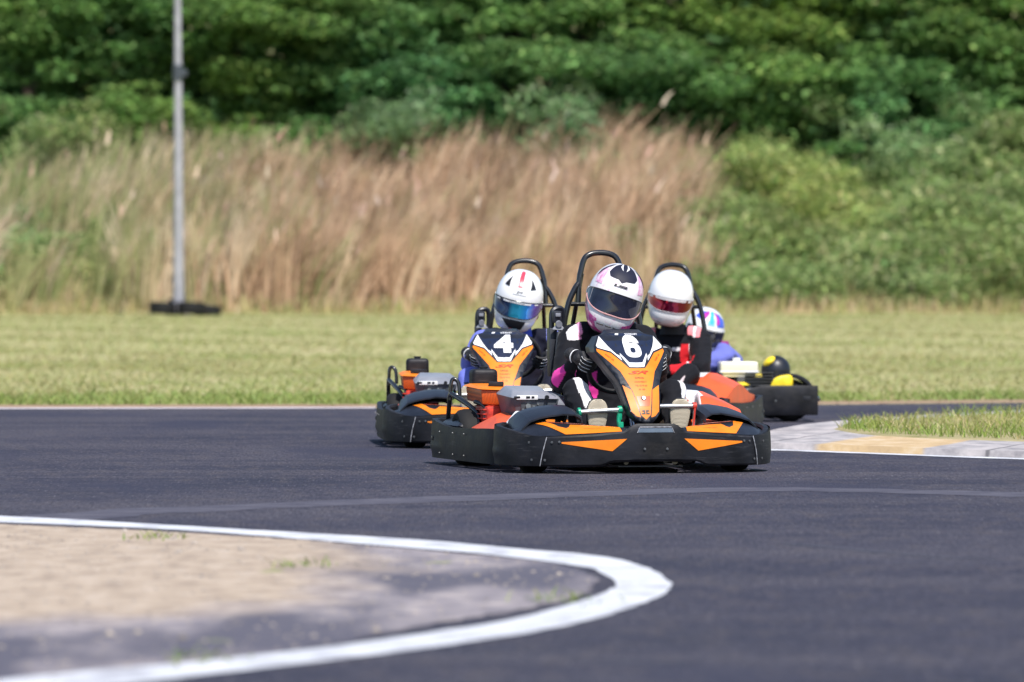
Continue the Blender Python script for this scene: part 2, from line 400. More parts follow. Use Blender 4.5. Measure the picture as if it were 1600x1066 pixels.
# right-hand island: white line, flat concrete kerb, grass patch
kf = [gp(*p) for p in [(1170, 701), (1240, 703), (1320, 706), (1400, 709), (1500, 713), (1600, 716)]]
kb = [gp(*p) for p in [(1450, 656), (1385, 661), (1337, 664), (1290, 668), (1255, 672), (1215, 679), (1180, 688), (1160, 695)]]
kerb_poly = kf + [(5, 27.6), (9, 25), (16, 22), (20, 50), (9, 46.4), (5.2, 42.3), (3.7, 40.2)] + kb
wl = [(a, b - .07) for a, b in kf] + [(5, 27.5), (9, 24.9), (16, 21.9), (16, 21.55), (9, 24.6), (5, 27.2)] + [(a + .02, b - .36) for a, b in kf[::-1]]
tag(decal("white_kerb_line", ragged(wl, .1, .01), flat(.0025), m_white, None, .5, 0), kind="structure")
def kerb_mat():
    m, n, l, b = nodes_mat("kerb_concrete"); v = mapping(n, l, (1, .4, 1)); f = noise_node(n, l, v, 7, 7, .65)
    tc = n.new("ShaderNodeTexCoord"); sx = n.new("ShaderNodeSeparateXYZ"); l.new(tc.outputs["Object"], sx.inputs[0])
    base = ramp_node(n, l, f, [(.28, (.18, .17, .185)), (.48, (.35, .325, .33)), (.7, (.54, .49, .485))])
    tan = ramp_node(n, l, f, [(.28, (.36, .25, .14)), (.5, (.52, .37, .20)), (.7, (.60, .49, .35))])
    nn = noise_node(n, l, v, 3, 4); ad = n.new("ShaderNodeMath"); ad.operation = 'MULTIPLY_ADD'; l.new(nn, ad.inputs[0]); ad.inputs[1].default_value = .07; sk = n.new("ShaderNodeMath"); sk.operation = 'MULTIPLY_ADD'; l.new(sx.outputs[1], sk.inputs[0]); sk.inputs[1].default_value = -.23; sk.inputs[2].default_value = .23 * 31 - .035; s2 = n.new("ShaderNodeMath"); s2.operation = 'ADD'; l.new(sk.outputs[0], s2.inputs[0]); l.new(sx.outputs[0], s2.inputs[1]); l.new(s2.outputs[0], ad.inputs[2])
    k = ramp_node(n, l, None_map(n, l, ad.outputs[0]), [(0, (0, 0, 0)), (.40, (0, 0, 0)), (.412, (1, 1, 1)), (.578, (1, 1, 1)), (.586, (0, 0, 0))])
    c = mix_node(n, l, k, base, tan)
    pp_ = n.new("ShaderNodeMath"); pp_.operation = 'PINGPONG'; of_ = n.new("ShaderNodeMath"); of_.operation = 'SUBTRACT'; l.new(ad.outputs[0], of_.inputs[0]); of_.inputs[1].default_value = 2.72; l.new(of_.outputs[0], pp_.inputs[0]); pp_.inputs[1].default_value = .72
    c = mix_node(n, l, ramp_node(n, l, pp_.outputs[0], [(.006, (.8, .8, .8)), (.016, (0, 0, 0))]), c, (.09, .085, .09))
    l.new(c, b.inputs["Base Color"]); b.inputs["Roughness"].default_value = .85
    bp = n.new("ShaderNodeBump"); bp.inputs["Strength"].default_value = .5; bp.inputs["Distance"].default_value = .01; l.new(f, bp.inputs["Height"]); l.new(bp.outputs[0], b.inputs["Normal"]); return m
def None_map(n, l, x):
    mr = n.new("ShaderNodeMapRange"); mr.inputs[1].default_value = 0; mr.inputs[2].default_value = 4; l.new(x, mr.inputs[0]); return mr.outputs[0]
def slab(name, poly, z, mat, step=.4, skirt=.06):
    V, F = triangulate(poly, step); vs = [Vector((p[0], p[1], z)) for p in V]; nb = len(vs)
    P = [Vector(p) for p in poly]; c0 = len(vs)
    for p in P: vs.append(Vector((p.x, p.y, z)))
    cen = sum(P, Vector((0, 0))) / len(P)
    for p in P:
        q = p + (p - cen).normalized() * skirt; vs.append(Vector((q.x, q.y, -.02)))
    k = len(P)
    for i in range(k): F.append([c0 + i, c0 + (i + 1) % k, c0 + k + (i + 1) % k, c0 + k + i][::-1])
    return mesh_obj(name, vs, F, mat, None, False)
tag(slab("kerb", kerb_poly, .035, kerb_mat()), kind="structure")
gf = [gp(*p) for p in [(1307, 680), (1335, 686), (1375, 690.5), (1440, 694), (1506, 697), (1600, 700)]]
gbk = [gp(*p) for p in [(1600, 654), (1530, 658), (1450, 663), (1375, 668), (1325, 674)]]
grass_poly = gf + [(5.2, 29.3), (9, 27), (15, 25), (18, 46), (9, 42.6), (5.3, 40.3)] + gbk
m_patch = mat_noise2("turf_soil", (1, 1, 1), [(.35, (.24, .22, .09)), (.65, (.38, .32, .17))], 3, .95)
tag(slab("grass_verge", grass_poly, .042, m_patch, .5, .16), kind="structure")
# dirt strip along the far edge of the track
ds = [(x, y) for x, y in far_edge[1:-1]] + [(x - .1, y + 1.1) for x, y in far_edge[1:-1][::-1]]
m_dirt = mat_noise2("edge_dirt", (1, 1, 1), [(.3, (.22, .14, .085)), (.6, (.33, .22, .14)), (.75, (.40, .31, .22))], 2.5, .95)
tag(decal("dirt_strip", ds, flat(.0035), m_dirt, None, .6, 0), kind="structure")
fl = [(x, y - .02) for x, y in far_edge[1:5]] + [(x, y - .40) for x, y in far_edge[1:5][::-1]]
tag(decal("far_edge_line", fl, flat(.0045), pm('dusty_paint', (.50, .45, .49), .8, col2=(.66, .62, .66), scale=2), None, .6, 0), kind="structure")
# repair seams and tyre marks in the asphalt
m_seam = mat_noise2("tar_seam", (1, 1, 1), [(.4, (.050, .047, .070)), (.6, (.085, .08, .105))], 5, .85)
def strip(name, pxs, w, z, mat):
    P = [Vector(gp(*p)) for p in pxs]; P = [Vector((a[0], a[1])) for a in sm2([tuple(p) for p in P], 4)]
    L = []; Rr = []
    for i, p in enumerate(P):
        t = (P[min(i + 1, len(P) - 1)] - P[max(i - 1, 0)]).normalized(); nn = Vector((-t.y, t.x)) * w / 2 * random.uniform(.8, 1.25)
        L.append(tuple(p + nn)); Rr.append(tuple(p - nn))
    return tag(decal(name, L + Rr[::-1], flat(.0012), mat, None, .5, 0), kind="structure")
strip("pavement_seam", [(60, 812), (200, 801), (420, 791), (700, 780), (950, 771), (1180, 765), (1400, 768), (1640, 775)], .42, .004, m_seam)
m_crack = mat_noise2("tar_crack", (1, 1, 1), [(.4, (.035, .036, .054)), (.6, (.052, .05, .07))], 5, .75)
strip("tar_crack", [(1220, 850), (1300, 856), (1380, 864), (1500, 873), (1560, 874)], .05, .004, m_crack)
strip("tar_crack", [(900, 1030), (980, 1034), (1080, 1038)], .05, .004, m_crack)

# ------------------------------------------------------------------ vegetation
m_leaf = attr_mat("foliage", .7, .42, .2); m_blade = attr_mat("grass_blade", .7, .3, .25); m_straw = attr_mat("dry_reed", .85, .2, .15)
def pick(cols, n, jit=.18, w=None):
    c = np.array(cols)[rng.choice(len(cols), n, p=w)]
    return np.clip(c * (1 + rng.normal(0, jit, (n, 1))) * (1 + rng.normal(0, .05, (n, 3))), .003, 1)

tag(blades("island_weeds", WEEDS[0], WEEDS[1], np.zeros(WEEDS[2]), rng.uniform(.012, .04, WEEDS[2]), rng.uniform(.004, .009, WEEDS[2]), rng.normal(0, .8, (WEEDS[2], 2)), pick([(.20, .28, .07), (.30, .34, .11)], WEEDS[2]), m_blade), "tiny tufts of weeds growing through the near left island", "weeds", kind="stuff")
# infield turf on the right
n = 90000; gx = rng.uniform(1.8, 15, n) ; gx = 1.85 + (gx - 1.8) ** 1.25 * .55; gy = rng.uniform(25, 46, n)
keep = np.array([inpoly(a, b, grass_poly) for a, b in zip(gx, gy)]); gx, gy = gx[keep], gy[keep]; n = len(gx)
patch = np.array([noise.noise((a * 1.3, b * .6, 0)) for a, b in zip(gx, gy)])
cc = pick([(.25, .30, .08), (.33, .35, .11), (.44, .39, .17), (.56, .48, .28)], n, .2, [.3, .3, .22, .18]); cc[patch > .15] = pick([(.20, .29, .06), (.27, .33, .08)], int((patch > .15).sum()))
tag(blades("turf_grass", gx, gy, np.full(n, .045), rng.uniform(.02, .075, n) * (1 + .35 * (patch > 0)), rng.uniform(.003, .008, n), rng.normal(0, .55, (n, 2)), cc, m_blade), "patchy green grass with straw tips inside the kerb on the right", "grass", kind="stuff")
# the field beyond the track
def field(n, y0, y1, h0, h1, w, green):
    y = rng.uniform(y0, y1, n); x = rng.uniform(-1, 1, n) * (y * .089 + 14) ; fe = np.interp(x, [p[0] for p in far_edge], [p[1] for p in far_edge]) + .35
    k = y > fe + rng.uniform(0, 1, n) ** .6 * 1.3; x, y = x[k], y[k]; n = len(x)
    pt = np.array([noise.noise((a * .35, b * .16, 3)) + .5 * noise.noise((a * 1.1, b * .4, 9)) for a, b in zip(x, y)])
    c = pick([(.31, .32, .13), (.345, .345, .15), (.39, .36, .18)], n, .05); gm = (pt + rng.normal(0, .1, n)) > (.12 if not green else -.3)
    c[gm] = pick([(.29, .33, .12), (.33, .35, .14)] if not green else [(.22, .29, .08), (.28, .33, .11)], int(gm.sum()), .07)
    return x, y, terrain(x, y) - .02, rng.uniform(h0, h1, n), rng.uniform(w * .7, w * 1.3, n), rng.normal(0, .8, (n, 2)), c
parts = [field(42000, 42, 47.5, .03, .10, .014, True), field(90000, 44, 70, .012, .04, .02, False), field(95000, 65, 131, .012, .045, .035, False)]
A = [np.concatenate([p[i] for p in parts]) for i in range(7)]
tag(blades("field_grass", *A[:6], A[6], m_blade), "short yellowish mown grass field beyond the track", "grass", kind="stuff")

# dry reeds on the bank: tufts of blades that share a lean, a height and a tint
def reed_density(x):  # in metres at 133 m
    return np.interp(x, [-40, -11.5, -9, -6.5, 2.6, 3.7, 4.7, 40], [.30, .34, .5, 1, 1, .6, .0, .0])
RX = []; 
nt_ = 7600; tx = rng.uniform(-33, 33, nt_); ty = rng.uniform(128.7, 142.0, nt_); tn = np.array([noise.noise((a * .33, b * .3, 1)) for a, b in zip(tx, ty)]); tn2 = np.array([noise.noise((a * .9, b * .6, 5)) for a, b in zip(tx, ty)])
k = rng.uniform(0, 1, nt_) < reed_density(tx * 133 / ty) * (1 + 1.2 * tn); tx, ty, tn, tn2 = tx[k], ty[k], tn[k], tn2[k]; nt_ = len(tx); per = 19
x = np.repeat(tx, per) + rng.normal(0, .15, nt_ * per); y = np.repeat(ty, per) + rng.normal(0, .15, nt_ * per); n = len(x)
TH = rng.uniform(1.15, 2.3, nt_) * (1 + .25 * tn) + .35 * (tn2 > .2) + .40 * np.exp(-((tx * 133 / ty - 2.0) / 1.6) ** 2) + .35 * np.exp(-((tx * 133 / ty + 6.0) / 3.0) ** 2); H = np.repeat(TH, per) * rng.uniform(.55, 1.1, n)
tl = np.stack([.20 + .22 * tn + rng.normal(0, .16, nt_), rng.normal(0, .15, nt_)], 1); H = np.clip(H, .3, 2.75); lean = np.clip(np.repeat(tl, per, 0) + rng.normal(0, .10, (n, 2)), -.35, .55)
pal = np.array([(.53, .355, .235), (.59, .41, .275), (.42, .28, .18), (.69, .53, .37), (.46, .39, .21), (.28, .19, .12)])
tc_ = pal[rng.choice(6, nt_, p=[.30, .27, .15, .13, .09, .06])] * (1 + .25 * tn2)[:, None]
lf = tx < -6.8 + rng.normal(0, 1.3, nt_); tc_[lf] = np.array([(.52, .42, .26), (.38, .38, .18), (.28, .32, .13), (.64, .52, .37)])[rng.choice(4, int(lf.sum()))]
cc = np.clip(np.repeat(tc_, per, 0) * rng.uniform(.8, 1.2, (n, 1)), .01, 1)
tag(blades("dry_reeds", x, y, terrain(x, y) - .05, H, rng.uniform(.02, .06, n), lean, cc, m_straw, .6), "tall dry pinkish-tan reeds leaning over the bank", "reeds", kind="stuff")
k = rng.uniform(size=n) < .015; hx = x[k] + lean[k, 0] * H[k]; hy = y[k] + lean[k, 1] * H[k]; hz = terrain(x[k], y[k]) + H[k] * .86; m_ = k.sum()
tag(blades("reed_plumes", hx, hy, hz, rng.uniform(.2, .42, m_), rng.uniform(.05, .11, m_), lean[k] * 1.2, pick([(.62, .44, .32), (.70, .54, .42), (.52, .35, .26)], m_, .15), m_straw), "feathery pinkish seed heads of the dry reeds on the bank", "reeds", kind="stuff")

# green undergrowth: clumps of leaves hugging mounds
def clumps(centers, rad, nper, size, palette, w=None, squash=.6, tint=(.78, 1.25)):
    C = []; Sz = []; Cc = []
    for (cx, cy, cz), r in zip(centers, rad):
        m = int(nper * r * r)
        d = rng.normal(size=(m, 3)); d /= np.linalg.norm(d, axis=1)[:, None]; rr = r * rng.uniform(.4, 1.12, m) ** .6
        p = d * rr[:, None]; p[:, 2] *= squash; C.append(p + (cx, cy, cz)); Sz.append(rng.uniform(size * .6, size * 1.4, m))
        t = rng.uniform(*tint); h_ = noise.noise((cx * .22, cz * .3, 7)); Cc.append(pick(palette, m, .16, w) * t * np.array([1 + .35 * h_, 1 + .08 * h_, 1 - .3 * h_]))
    return np.concatenate(C), np.concatenate(Sz), np.concatenate(Cc)
cs = []; rd = []
for i in range(5000):
    x = rng.uniform(-33, 33) if i < 2800 else rng.uniform(4.2, 33); y = rng.uniform(129.2, 147); xx = x * 133 / y
    dens = float(np.interp(xx, [-30, -12, -9.5, -7, -5, -3.6, -2.6, -1.6, 2.8, 4.2, 30], [.75, .80, .62, .22, .05, .05, .05, .012, .10, 1, 1]))
    if rng.uniform() > dens: continue
    gr = xx > 4.3; hump = noise.noise((x * .42, y * .36, 4)) * 2.1 + .35 if gr else 0
    r = rng.uniform(.45, 1.0) * (1 if gr else .6)
    hh = max(0, hump) * min(1, (y - 128.8) / 5) * (1.0 if xx > 5 else .4)
    cs.append((x, y, float(terrain(x, y)) + r * .3 + hh + (0 if gr else rng.uniform(0, .9)))); rd.append(r)
    if gr and hh > .6: cs.append((x, y, float(terrain(x, y)) + r * .2 + hh * .4)); rd.append(r)
for i in range(110):    # bushes pushing up between the reeds below the wood
    x = rng.normal(-3.1, .5) if i < 30 else (rng.normal(1.3, .5) if i < 55 else (rng.normal(-12, 1.5) if i < 80 else rng.uniform(4, 14))); y = rng.uniform(139.5, 143); cs.append((x, y, float(terrain(x, y)) + rng.uniform(.5, 2.6))); rd.append(rng.uniform(.35, .75))
C, Sz, Cc = clumps(cs, rd, 430, .075, [(.22, .31, .11), (.28, .38, .13), (.36, .44, .18), (.48, .49, .26), (.14, .23, .08)], [.25, .3, .22, .11, .12], tint=(.62, 1.35))
tag(leaves("undergrowth", C, Sz, Cc, m_leaf, .6, 2.4), "tangled light green bushes and weeds covering the bank", "undergrowth", kind="stuff")
n = 1800; x = rng.uniform(4.4, 20, n); y = rng.uniform(129, 144, n); k = np.array([noise.noise((a * .6, b * .5, 8)) > .08 for a, b in zip(x, y)]) & (x * 133 / y > 4.6); x, y = x[k], y[k]; n = len(x)
tag(blades("pale_stalks", x, y, terrain(x, y) + .1, rng.uniform(.5, 1.5, n), rng.uniform(.02, .045, n), rng.normal(.12, .25, (n, 2)), pick([(.42, .40, .20), (.50, .44, .26), (.30, .36, .14)], n, .2), m_blade), "pale dry stalks poking out of the green bank", "stalks", kind="stuff")
# low weeds along the foot of the reeds
n = 16000; x = rng.uniform(-33, 33, n); y = rng.uniform(128, 130.2, n)
tag(blades("bank_weeds", x, y, terrain(x, y) - .03, rng.uniform(.12, .55, n), rng.uniform(.02, .05, n), rng.normal(.05, .3, (n, 2)), pick([(.34, .35, .14), (.46, .40, .20), (.58, .45, .28)], n, .2), m_blade), "straggling weeds along the foot of the bank", "weeds", kind="stuff")
# the wood behind
mb = MB(); mb.grid(lambda x, y: Vector((x, y, float(terrain(x, y)) + .02)), list(np.linspace(-60, 60, 41)), list(np.linspace(141.5, 185, 16)))
tag(mb.build("forest_floor", pm("leaf_litter", (.035, .040, .018), .95, col2=(.06, .055, .03), scale=2)), kind="structure")
cs = []; rd = []
for i in range(4600):      # a leafy face that leans back with height, thinner depth behind it
    x = rng.uniform(-36, 36); zz = rng.uniform(-.2, 9.5)
    y = 142.8 + zz * .42 + 2.0 * noise.noise((x * .38, zz * .5, 11)) + 1.0 * noise.noise((x * .9, zz * 1.2, 4)) + (abs(rng.normal(0, .5)) if i < 3400 else rng.uniform(.5, 7))
    r = rng.uniform(.22, .62) if rng.uniform() < .6 else rng.uniform(.5, 1.15)
    for q in range(2): cs.append((x + rng.normal(0, .5), y + rng.normal(0, .25), float(terrain(x, 143)) + zz + rng.normal(0, .1))); rd.append(r * rng.uniform(.7, 1.1))
C, Sz, Cc = clumps(cs, rd, 330, .105, [(.125, .245, .075), (.165, .31, .095), (.22, .385, .12), (.31, .475, .155), (.065, .14, .05)], [.27, .3, .22, .08, .13], .36, (.62, 1.3))
wood = leaves("woodland", C, Sz, Cc, m_leaf, 1.3, 1.9)
tag(wood, "dense dark green wood rising behind the bank", "woodland", kind="stuff")
mb = MB()
for i in range(38):
    x = -36 + i * 1.9 + random.uniform(-.5, .5); y = random.uniform(147, 156); z = float(terrain(x, y)) - .2
    mb.tube([(x, y, z), (x + .2, y, z + 3), (x + random.uniform(-.6, .6), y - .3, z + 7), (x + random.uniform(-1, 1), y, z + 11)], [.24, .05], 8, 4)
    for k in range(6):
        h = 2 + k * 1.4; a = random.uniform(0, 6.28); mb.tube([(x + .1, y, z + h), (x + math.cos(a) * 1.4, y + math.sin(a) * 1.2, z + h + .8), (x + math.cos(a) * 2.6, y + math.sin(a) * 2.2, z + h + 1.0)], [.09, .02], 6, 3)
tag(mb.build("tree_trunks", pm("bark", (.10, .075, .055), .9, var=.3, scale=4, bump=.6, bscale=8)), "dark trunks and limbs inside the dense green wood", "woodland", kind="stuff")
# deeper part of the wood, closing it off
n = 70000; C2 = np.stack([rng.uniform(-55, 55, n), rng.uniform(158, 170, n), rng.uniform(2, 20, n)], 1)
tag(leaves("deep_woodland", C2, rng.uniform(.4, .8, n), pick([(.08, .17, .06), (.11, .22, .08)], n), m_leaf, .3, 1.6), "shadowy depth of the wood behind its front trees", "woodland", kind="stuff")

# ------------------------------------------------------------------ lighting mast with tyres round its foot
pxm, dm = 279, 124.0; mx = (pxm - 800) / K * dm; mz = float(terrain(mx, dm))
mast = bpy.data.objects.new("floodlight_mast", None); link(mast); mast.location = (mx, dm, mz)
tag(mast, "tall tapering grey metal mast with a dark collar, standing at the foot of the bank", "mast")
m_galv = pm("galvanised_steel", (.36, .355, .39), .6, .2, .12, 5)
mb = MB(); mb.tube([(0, 0, -.1), (0, 0, 3.2), (-.01, 0, 5.6), (-.03, 0, 9.5)], [.125, .125 * .8, .105 * .75, .06], 20); mb.build("pole", m_galv, mast)
mb = MB(); mb.tube([(-.01, 0, 5.05), (-.01, 0, 5.38)], .115, 18); mb.box((.12, -.04, 5.2), (.14, .12, .14), .02); mb.build("collar", pm("dark_band", (.05, .06, .075), .5), mast)
mb = MB(); mb.box((0, 0, .03), (.5, .5, .06), .01); mb.build("base_plate", m_galv, mast)
m_tyre = pm("tyre_rubber", (.010, .010, .011), .72, var=.3, scale=12, bump=.05, bscale=120, spec=.3)
def tyre_prof(w, r, ri):
    return [(-w * .42, ri), (-w * .5, lerp(ri, r, .4)), (-w * .5, r - .022), (-w * .42, r - .006), (-w * .3, r), (w * .3, r), (w * .42, r - .006), (w * .5, r - .022), (w * .5, lerp(ri, r, .4)), (w * .42, ri), (w * .25, ri - .012), (-w * .25, ri - .012), (-w * .42, ri)]
def standing_tyre(x, y, z, tilt, label):
    o = MB(); M = Matrix.Rotation(R(90 + tilt[0]), 4, 'Y') @ Matrix.Rotation(R(tilt[1]), 4, 'Z'); o.lathe(tyre_prof(.26, .29, .17), M, 28)
    t = o.build("old_tyre", m_tyre); t.location = (x, y, z); return tag(t, label, "tyre", "old tyres round the foot of the mast")
standing_tyre(mx - .32, dm - .33, mz + .15, (2, 0), "black tyre lying flat left of the mast's foot")
standing_tyre(mx + .28, dm - .38, mz + .15, (2, 0), "black tyre lying flat just right of the mast's foot")
standing_tyre(mx + .02, dm + .42, mz + .18, (9, 0), "black tyre lying half hidden behind the mast's foot")
standing_tyre(mx + .62, dm + .1, mz + .09, (7, 0), "black tyre lying lowest, farthest right of the mast's foot")

# ------------------------------------------------------------------ materials of the karts
BLK = pm("black_plastic", (.0095, .0100, .0140), .52, var=.45, scale=9, bump=.12, bscale=35, rvar=.12, spec=.28)
BLK2 = pm("moulded_plastic", (.012, .014, .022), .40, var=.3, scale=14, bump=.08, bscale=50)
ORG = pm("orange_sticker", (.80, .205, .006), .45, var=.10, scale=14, coat=.0, spec=.4)
ORR = pm("red_orange_plastic", (.78, .105, .028), .38, var=.1, scale=8)
PNK = pm("salmon_glare", (.78, .22, .12), .4, var=.12, scale=6)  # paler tone of the orange pod under sky glare, put into the colour
NAVY = pm("navy_sticker", (.012, .018, .045), .3, var=.1, coat=.3)
WHT = pm("white_sticker", (.78, .78, .80), .35, var=.04, coat=.2)
INK = pm("dark_print", (.012, .012, .016), .4)
RED = pm("red_print", (.55, .04, .015), .4)
STL = pm("steel_tube", (.62, .62, .62), .3, .9, .1, 30)
CHR = pm("bolt_metal", (.55, .55, .56), .3, .9)
BLT = pm("dull_bolt", (.20, .20, .21), .4, .8)
TUB = pm("black_tube", (.012, .012, .014), .25, .0, .2, 12, coat=.6)
GRY = pm("grey_cover", (.10, .115, .14), .38, .1, .18, 9, bump=.1, bscale=40)
GRL = pm("light_grey_cover", (.26, .27, .31), .35, .1, .12, 9)
GRN = pm("green_clamp", (.01, .36, .20), .35, var=.2)
DKG = pm("dark_grey", (.05, .052, .06), .5, var=.2)
SCF = pm("scuffed_edge", (.34, .34, .37), .5, var=.4, scale=60)
ENG = pm("engine_red", (.50, .03, .015), .5, var=.4, scale=30)
YEL = pm("yellow_plastic", (.83, .62, .02), .4, var=.1)
CRM = pm("cream_tank", (.78, .74, .62), .4, var=.06)

def mesh_orange():
    m, n, l, b = nodes_mat("orange_perforated"); v = mapping(n, l, (95, 60, 95))
    vo = n.new("ShaderNodeTexVoronoi"); vo.inputs["Randomness"].default_value = 0; l.new(v, vo.inputs["Vector"])
    c = ramp_node(n, l, vo.outputs["Distance"], [(.38, (.16, .02, .008)), (.52, (.82, .13, .012))]); l.new(c, b.inputs["Base Color"]); b.inputs["Roughness"].default_value = .4; return m
PRF = mesh_orange()
def halftone():
    m, n, l, b = nodes_mat("halftone_print"); v = mapping(n, l, (110, 110, 110))
    vo = n.new("ShaderNodeTexVoronoi"); vo.inputs["Randomness"].default_value = 0; l.new(v, vo.inputs["Vector"])
    c = ramp_node(n, l, vo.outputs["Distance"], [(.36, (.10, .02, .01)), (.46, (.62, .12, .02))]); l.new(c, b.inputs["Base Color"]); b.inputs["Roughness"].default_value = .35; return m
HTN = halftone()

def scuffed(m):
    n = m.node_tree.nodes; l = m.node_tree.links; b = n["Principled BSDF"]; src = b.inputs["Base Color"].links[0].from_socket
    f = noise_node(n, l, mapping(n, l, (7, 7, 90)), 1, 5, .7); g_ = noise_node(n, l, mapping(n, l, (2.2, 2.2, 4)), 1, 3, .6)
    mk = ramp_node(n, l, f, [(.56, (0, 0, 0)), (.66, (.8, .8, .8))]); mk = mix_node(n, l, 1.0, mk, ramp_node(n, l, g_, [(.45, (0, 0, 0)), (.62, (1, 1, 1))]), 'MULTIPLY')
    l.new(mix_node(n, l, mk, src, (.065, .063, .068)), b.inputs["Base Color"])
    dust = noise_node(n, l, mapping(n, l, (5, 5, 8)), 1, 6, .65); src = b.inputs["Base Color"].links[0].from_socket
    l.new(mix_node(n, l, ramp_node(n, l, dust, [(.50, (0, 0, 0)), (.75, (.5, .5, .5))]), src, (.045, .040, .038)), b.inputs["Base Color"])
scuffed(BLK)
# --- surfaces the stickers lie on (kart space: x to the driver's left, -y forward, z up)
FZ = [(.20, -.80), (.30, -.765), (.40, -.70), (.50, -.615), (.58, -.53), (.64, -.45), (.67, -.38), (.70, -.30)]
FY = catmull([(z, y, 0) for z, y in FZ], 5)
def fair_y(z): return interp(z, [(p.x, p.y) for p in FY])
def FS(x, z, off=0): return Vector((x, fair_y(z) + 1.6 * x * x - off * .85, z + off * .5))
PL = [(0, -.95), (.2, -.943), (.38, -.908), (.5, -.855), (.59, -.765), (.645, -.66), (.668, -.55), (.655, -.44), (.61, -.38)]
_pp = catmull([(x, y, 0) for x, y in [(-.2, -.943)] + PL], 6)[6:]
_al = [0]
for a_, b_ in zip(_pp, _pp[1:]): _al.append(_al[-1] + (b_ - a_).length)
SMAX = _al[-1]
def plan(s):
    a = min(abs(s), SMAX - 1e-5); i = max(j for j in range(len(_al) - 1) if _al[j] <= a)
    t = (a - _al[i]) / (_al[i + 1] - _al[i]); p = _pp[i].lerp(_pp[i + 1], t); d = (_pp[i + 1] - _pp[i]).normalized(); nrm = Vector((d.y, -d.x, 0))
    if s < 0: p = Vector((-p.x, p.y, 0)); nrm = Vector((-nrm.x, nrm.y, 0))
    return Vector((p.x, p.y, 0)), nrm
TOPZ = [(0, .237), (.10, .237), (.15, .202), (.3, .187), (.52, .176), (.62, .182), (.8, .212), (SMAX, .236)]
BOTZ = [(0, .058), (.21, .058), (.26, .036), (.6, .034), (SMAX, .036)]
def bump_off(z, zt, zb):
    t = (z - zb) / (zt - zb); return .005 * math.sin(math.pi * min(1, max(0, t)))
def BS(s, z, off=0):
    p, nn = plan(s); zt = interp(abs(s), TOPZ); zb = interp(abs(s), BOTZ)
    q = p + nn * (bump_off(z, zt, zb) + off); q.z = z; return q
SG = [(.10, (.13, -.94, .198), (.13, -.885, .207)), (.30, (.30, -.918, .188), (.30, -.735, .230)), (.48, (.48, -.855, .179), (.47, -.645, .240)), (.56, (.57, -.77, .178), (.535, -.60, .232)), (.66, (.635, -.64, .178), (.60, -.53, .196))]
def SS(sg):
    def fn(x, t, off=0):
        a = abs(x)
        for (x0, l0, h0), (x1, l1, h1) in zip(SG, SG[1:]):
            if a <= x1 or x1 == .66:
                k = (a - x0) / (x1 - x0); lo = Vector(l0).lerp(Vector(l1), k); hi = Vector(h0).lerp(Vector(h1), k); break
        p = lo.lerp(hi, t); p.z += .014 * math.sin(math.pi * min(1, max(0, t))) + off * .8; p.y -= off * .6
        p.x *= sg; return p
    return fn

def wheel(parent, x, y, r, w, ri):
    b = MB(); M = Matrix.Translation((x, y, r)); b.lathe(tyre_prof(w, r, ri), M, 36); t = b.build("wheel", m_tyre, parent)
    b = MB(); b.lathe([(-w * .4, ri * .98), (-w * .3, ri * .9), (-w * .05, ri * .82), (-w * .05, .03), (w * .05, .03), (w * .05, ri * .82), (w * .3, ri * .9), (w * .4, ri * .98)], M, 28)
    b.cyl((x - w * .35, y, r), (x + w * .35, y, r), .028, 14); b.build("rim", DKG, t)

def bolts(parent, pts, r=.0065):
    for p, nn in pts:
        b = MB(); b.cyl(p, p + nn * .003, r, 10); b.cyl(p + nn * .001, p + nn * .005, r * .5, 6); b.build("bolt", BLT, parent)

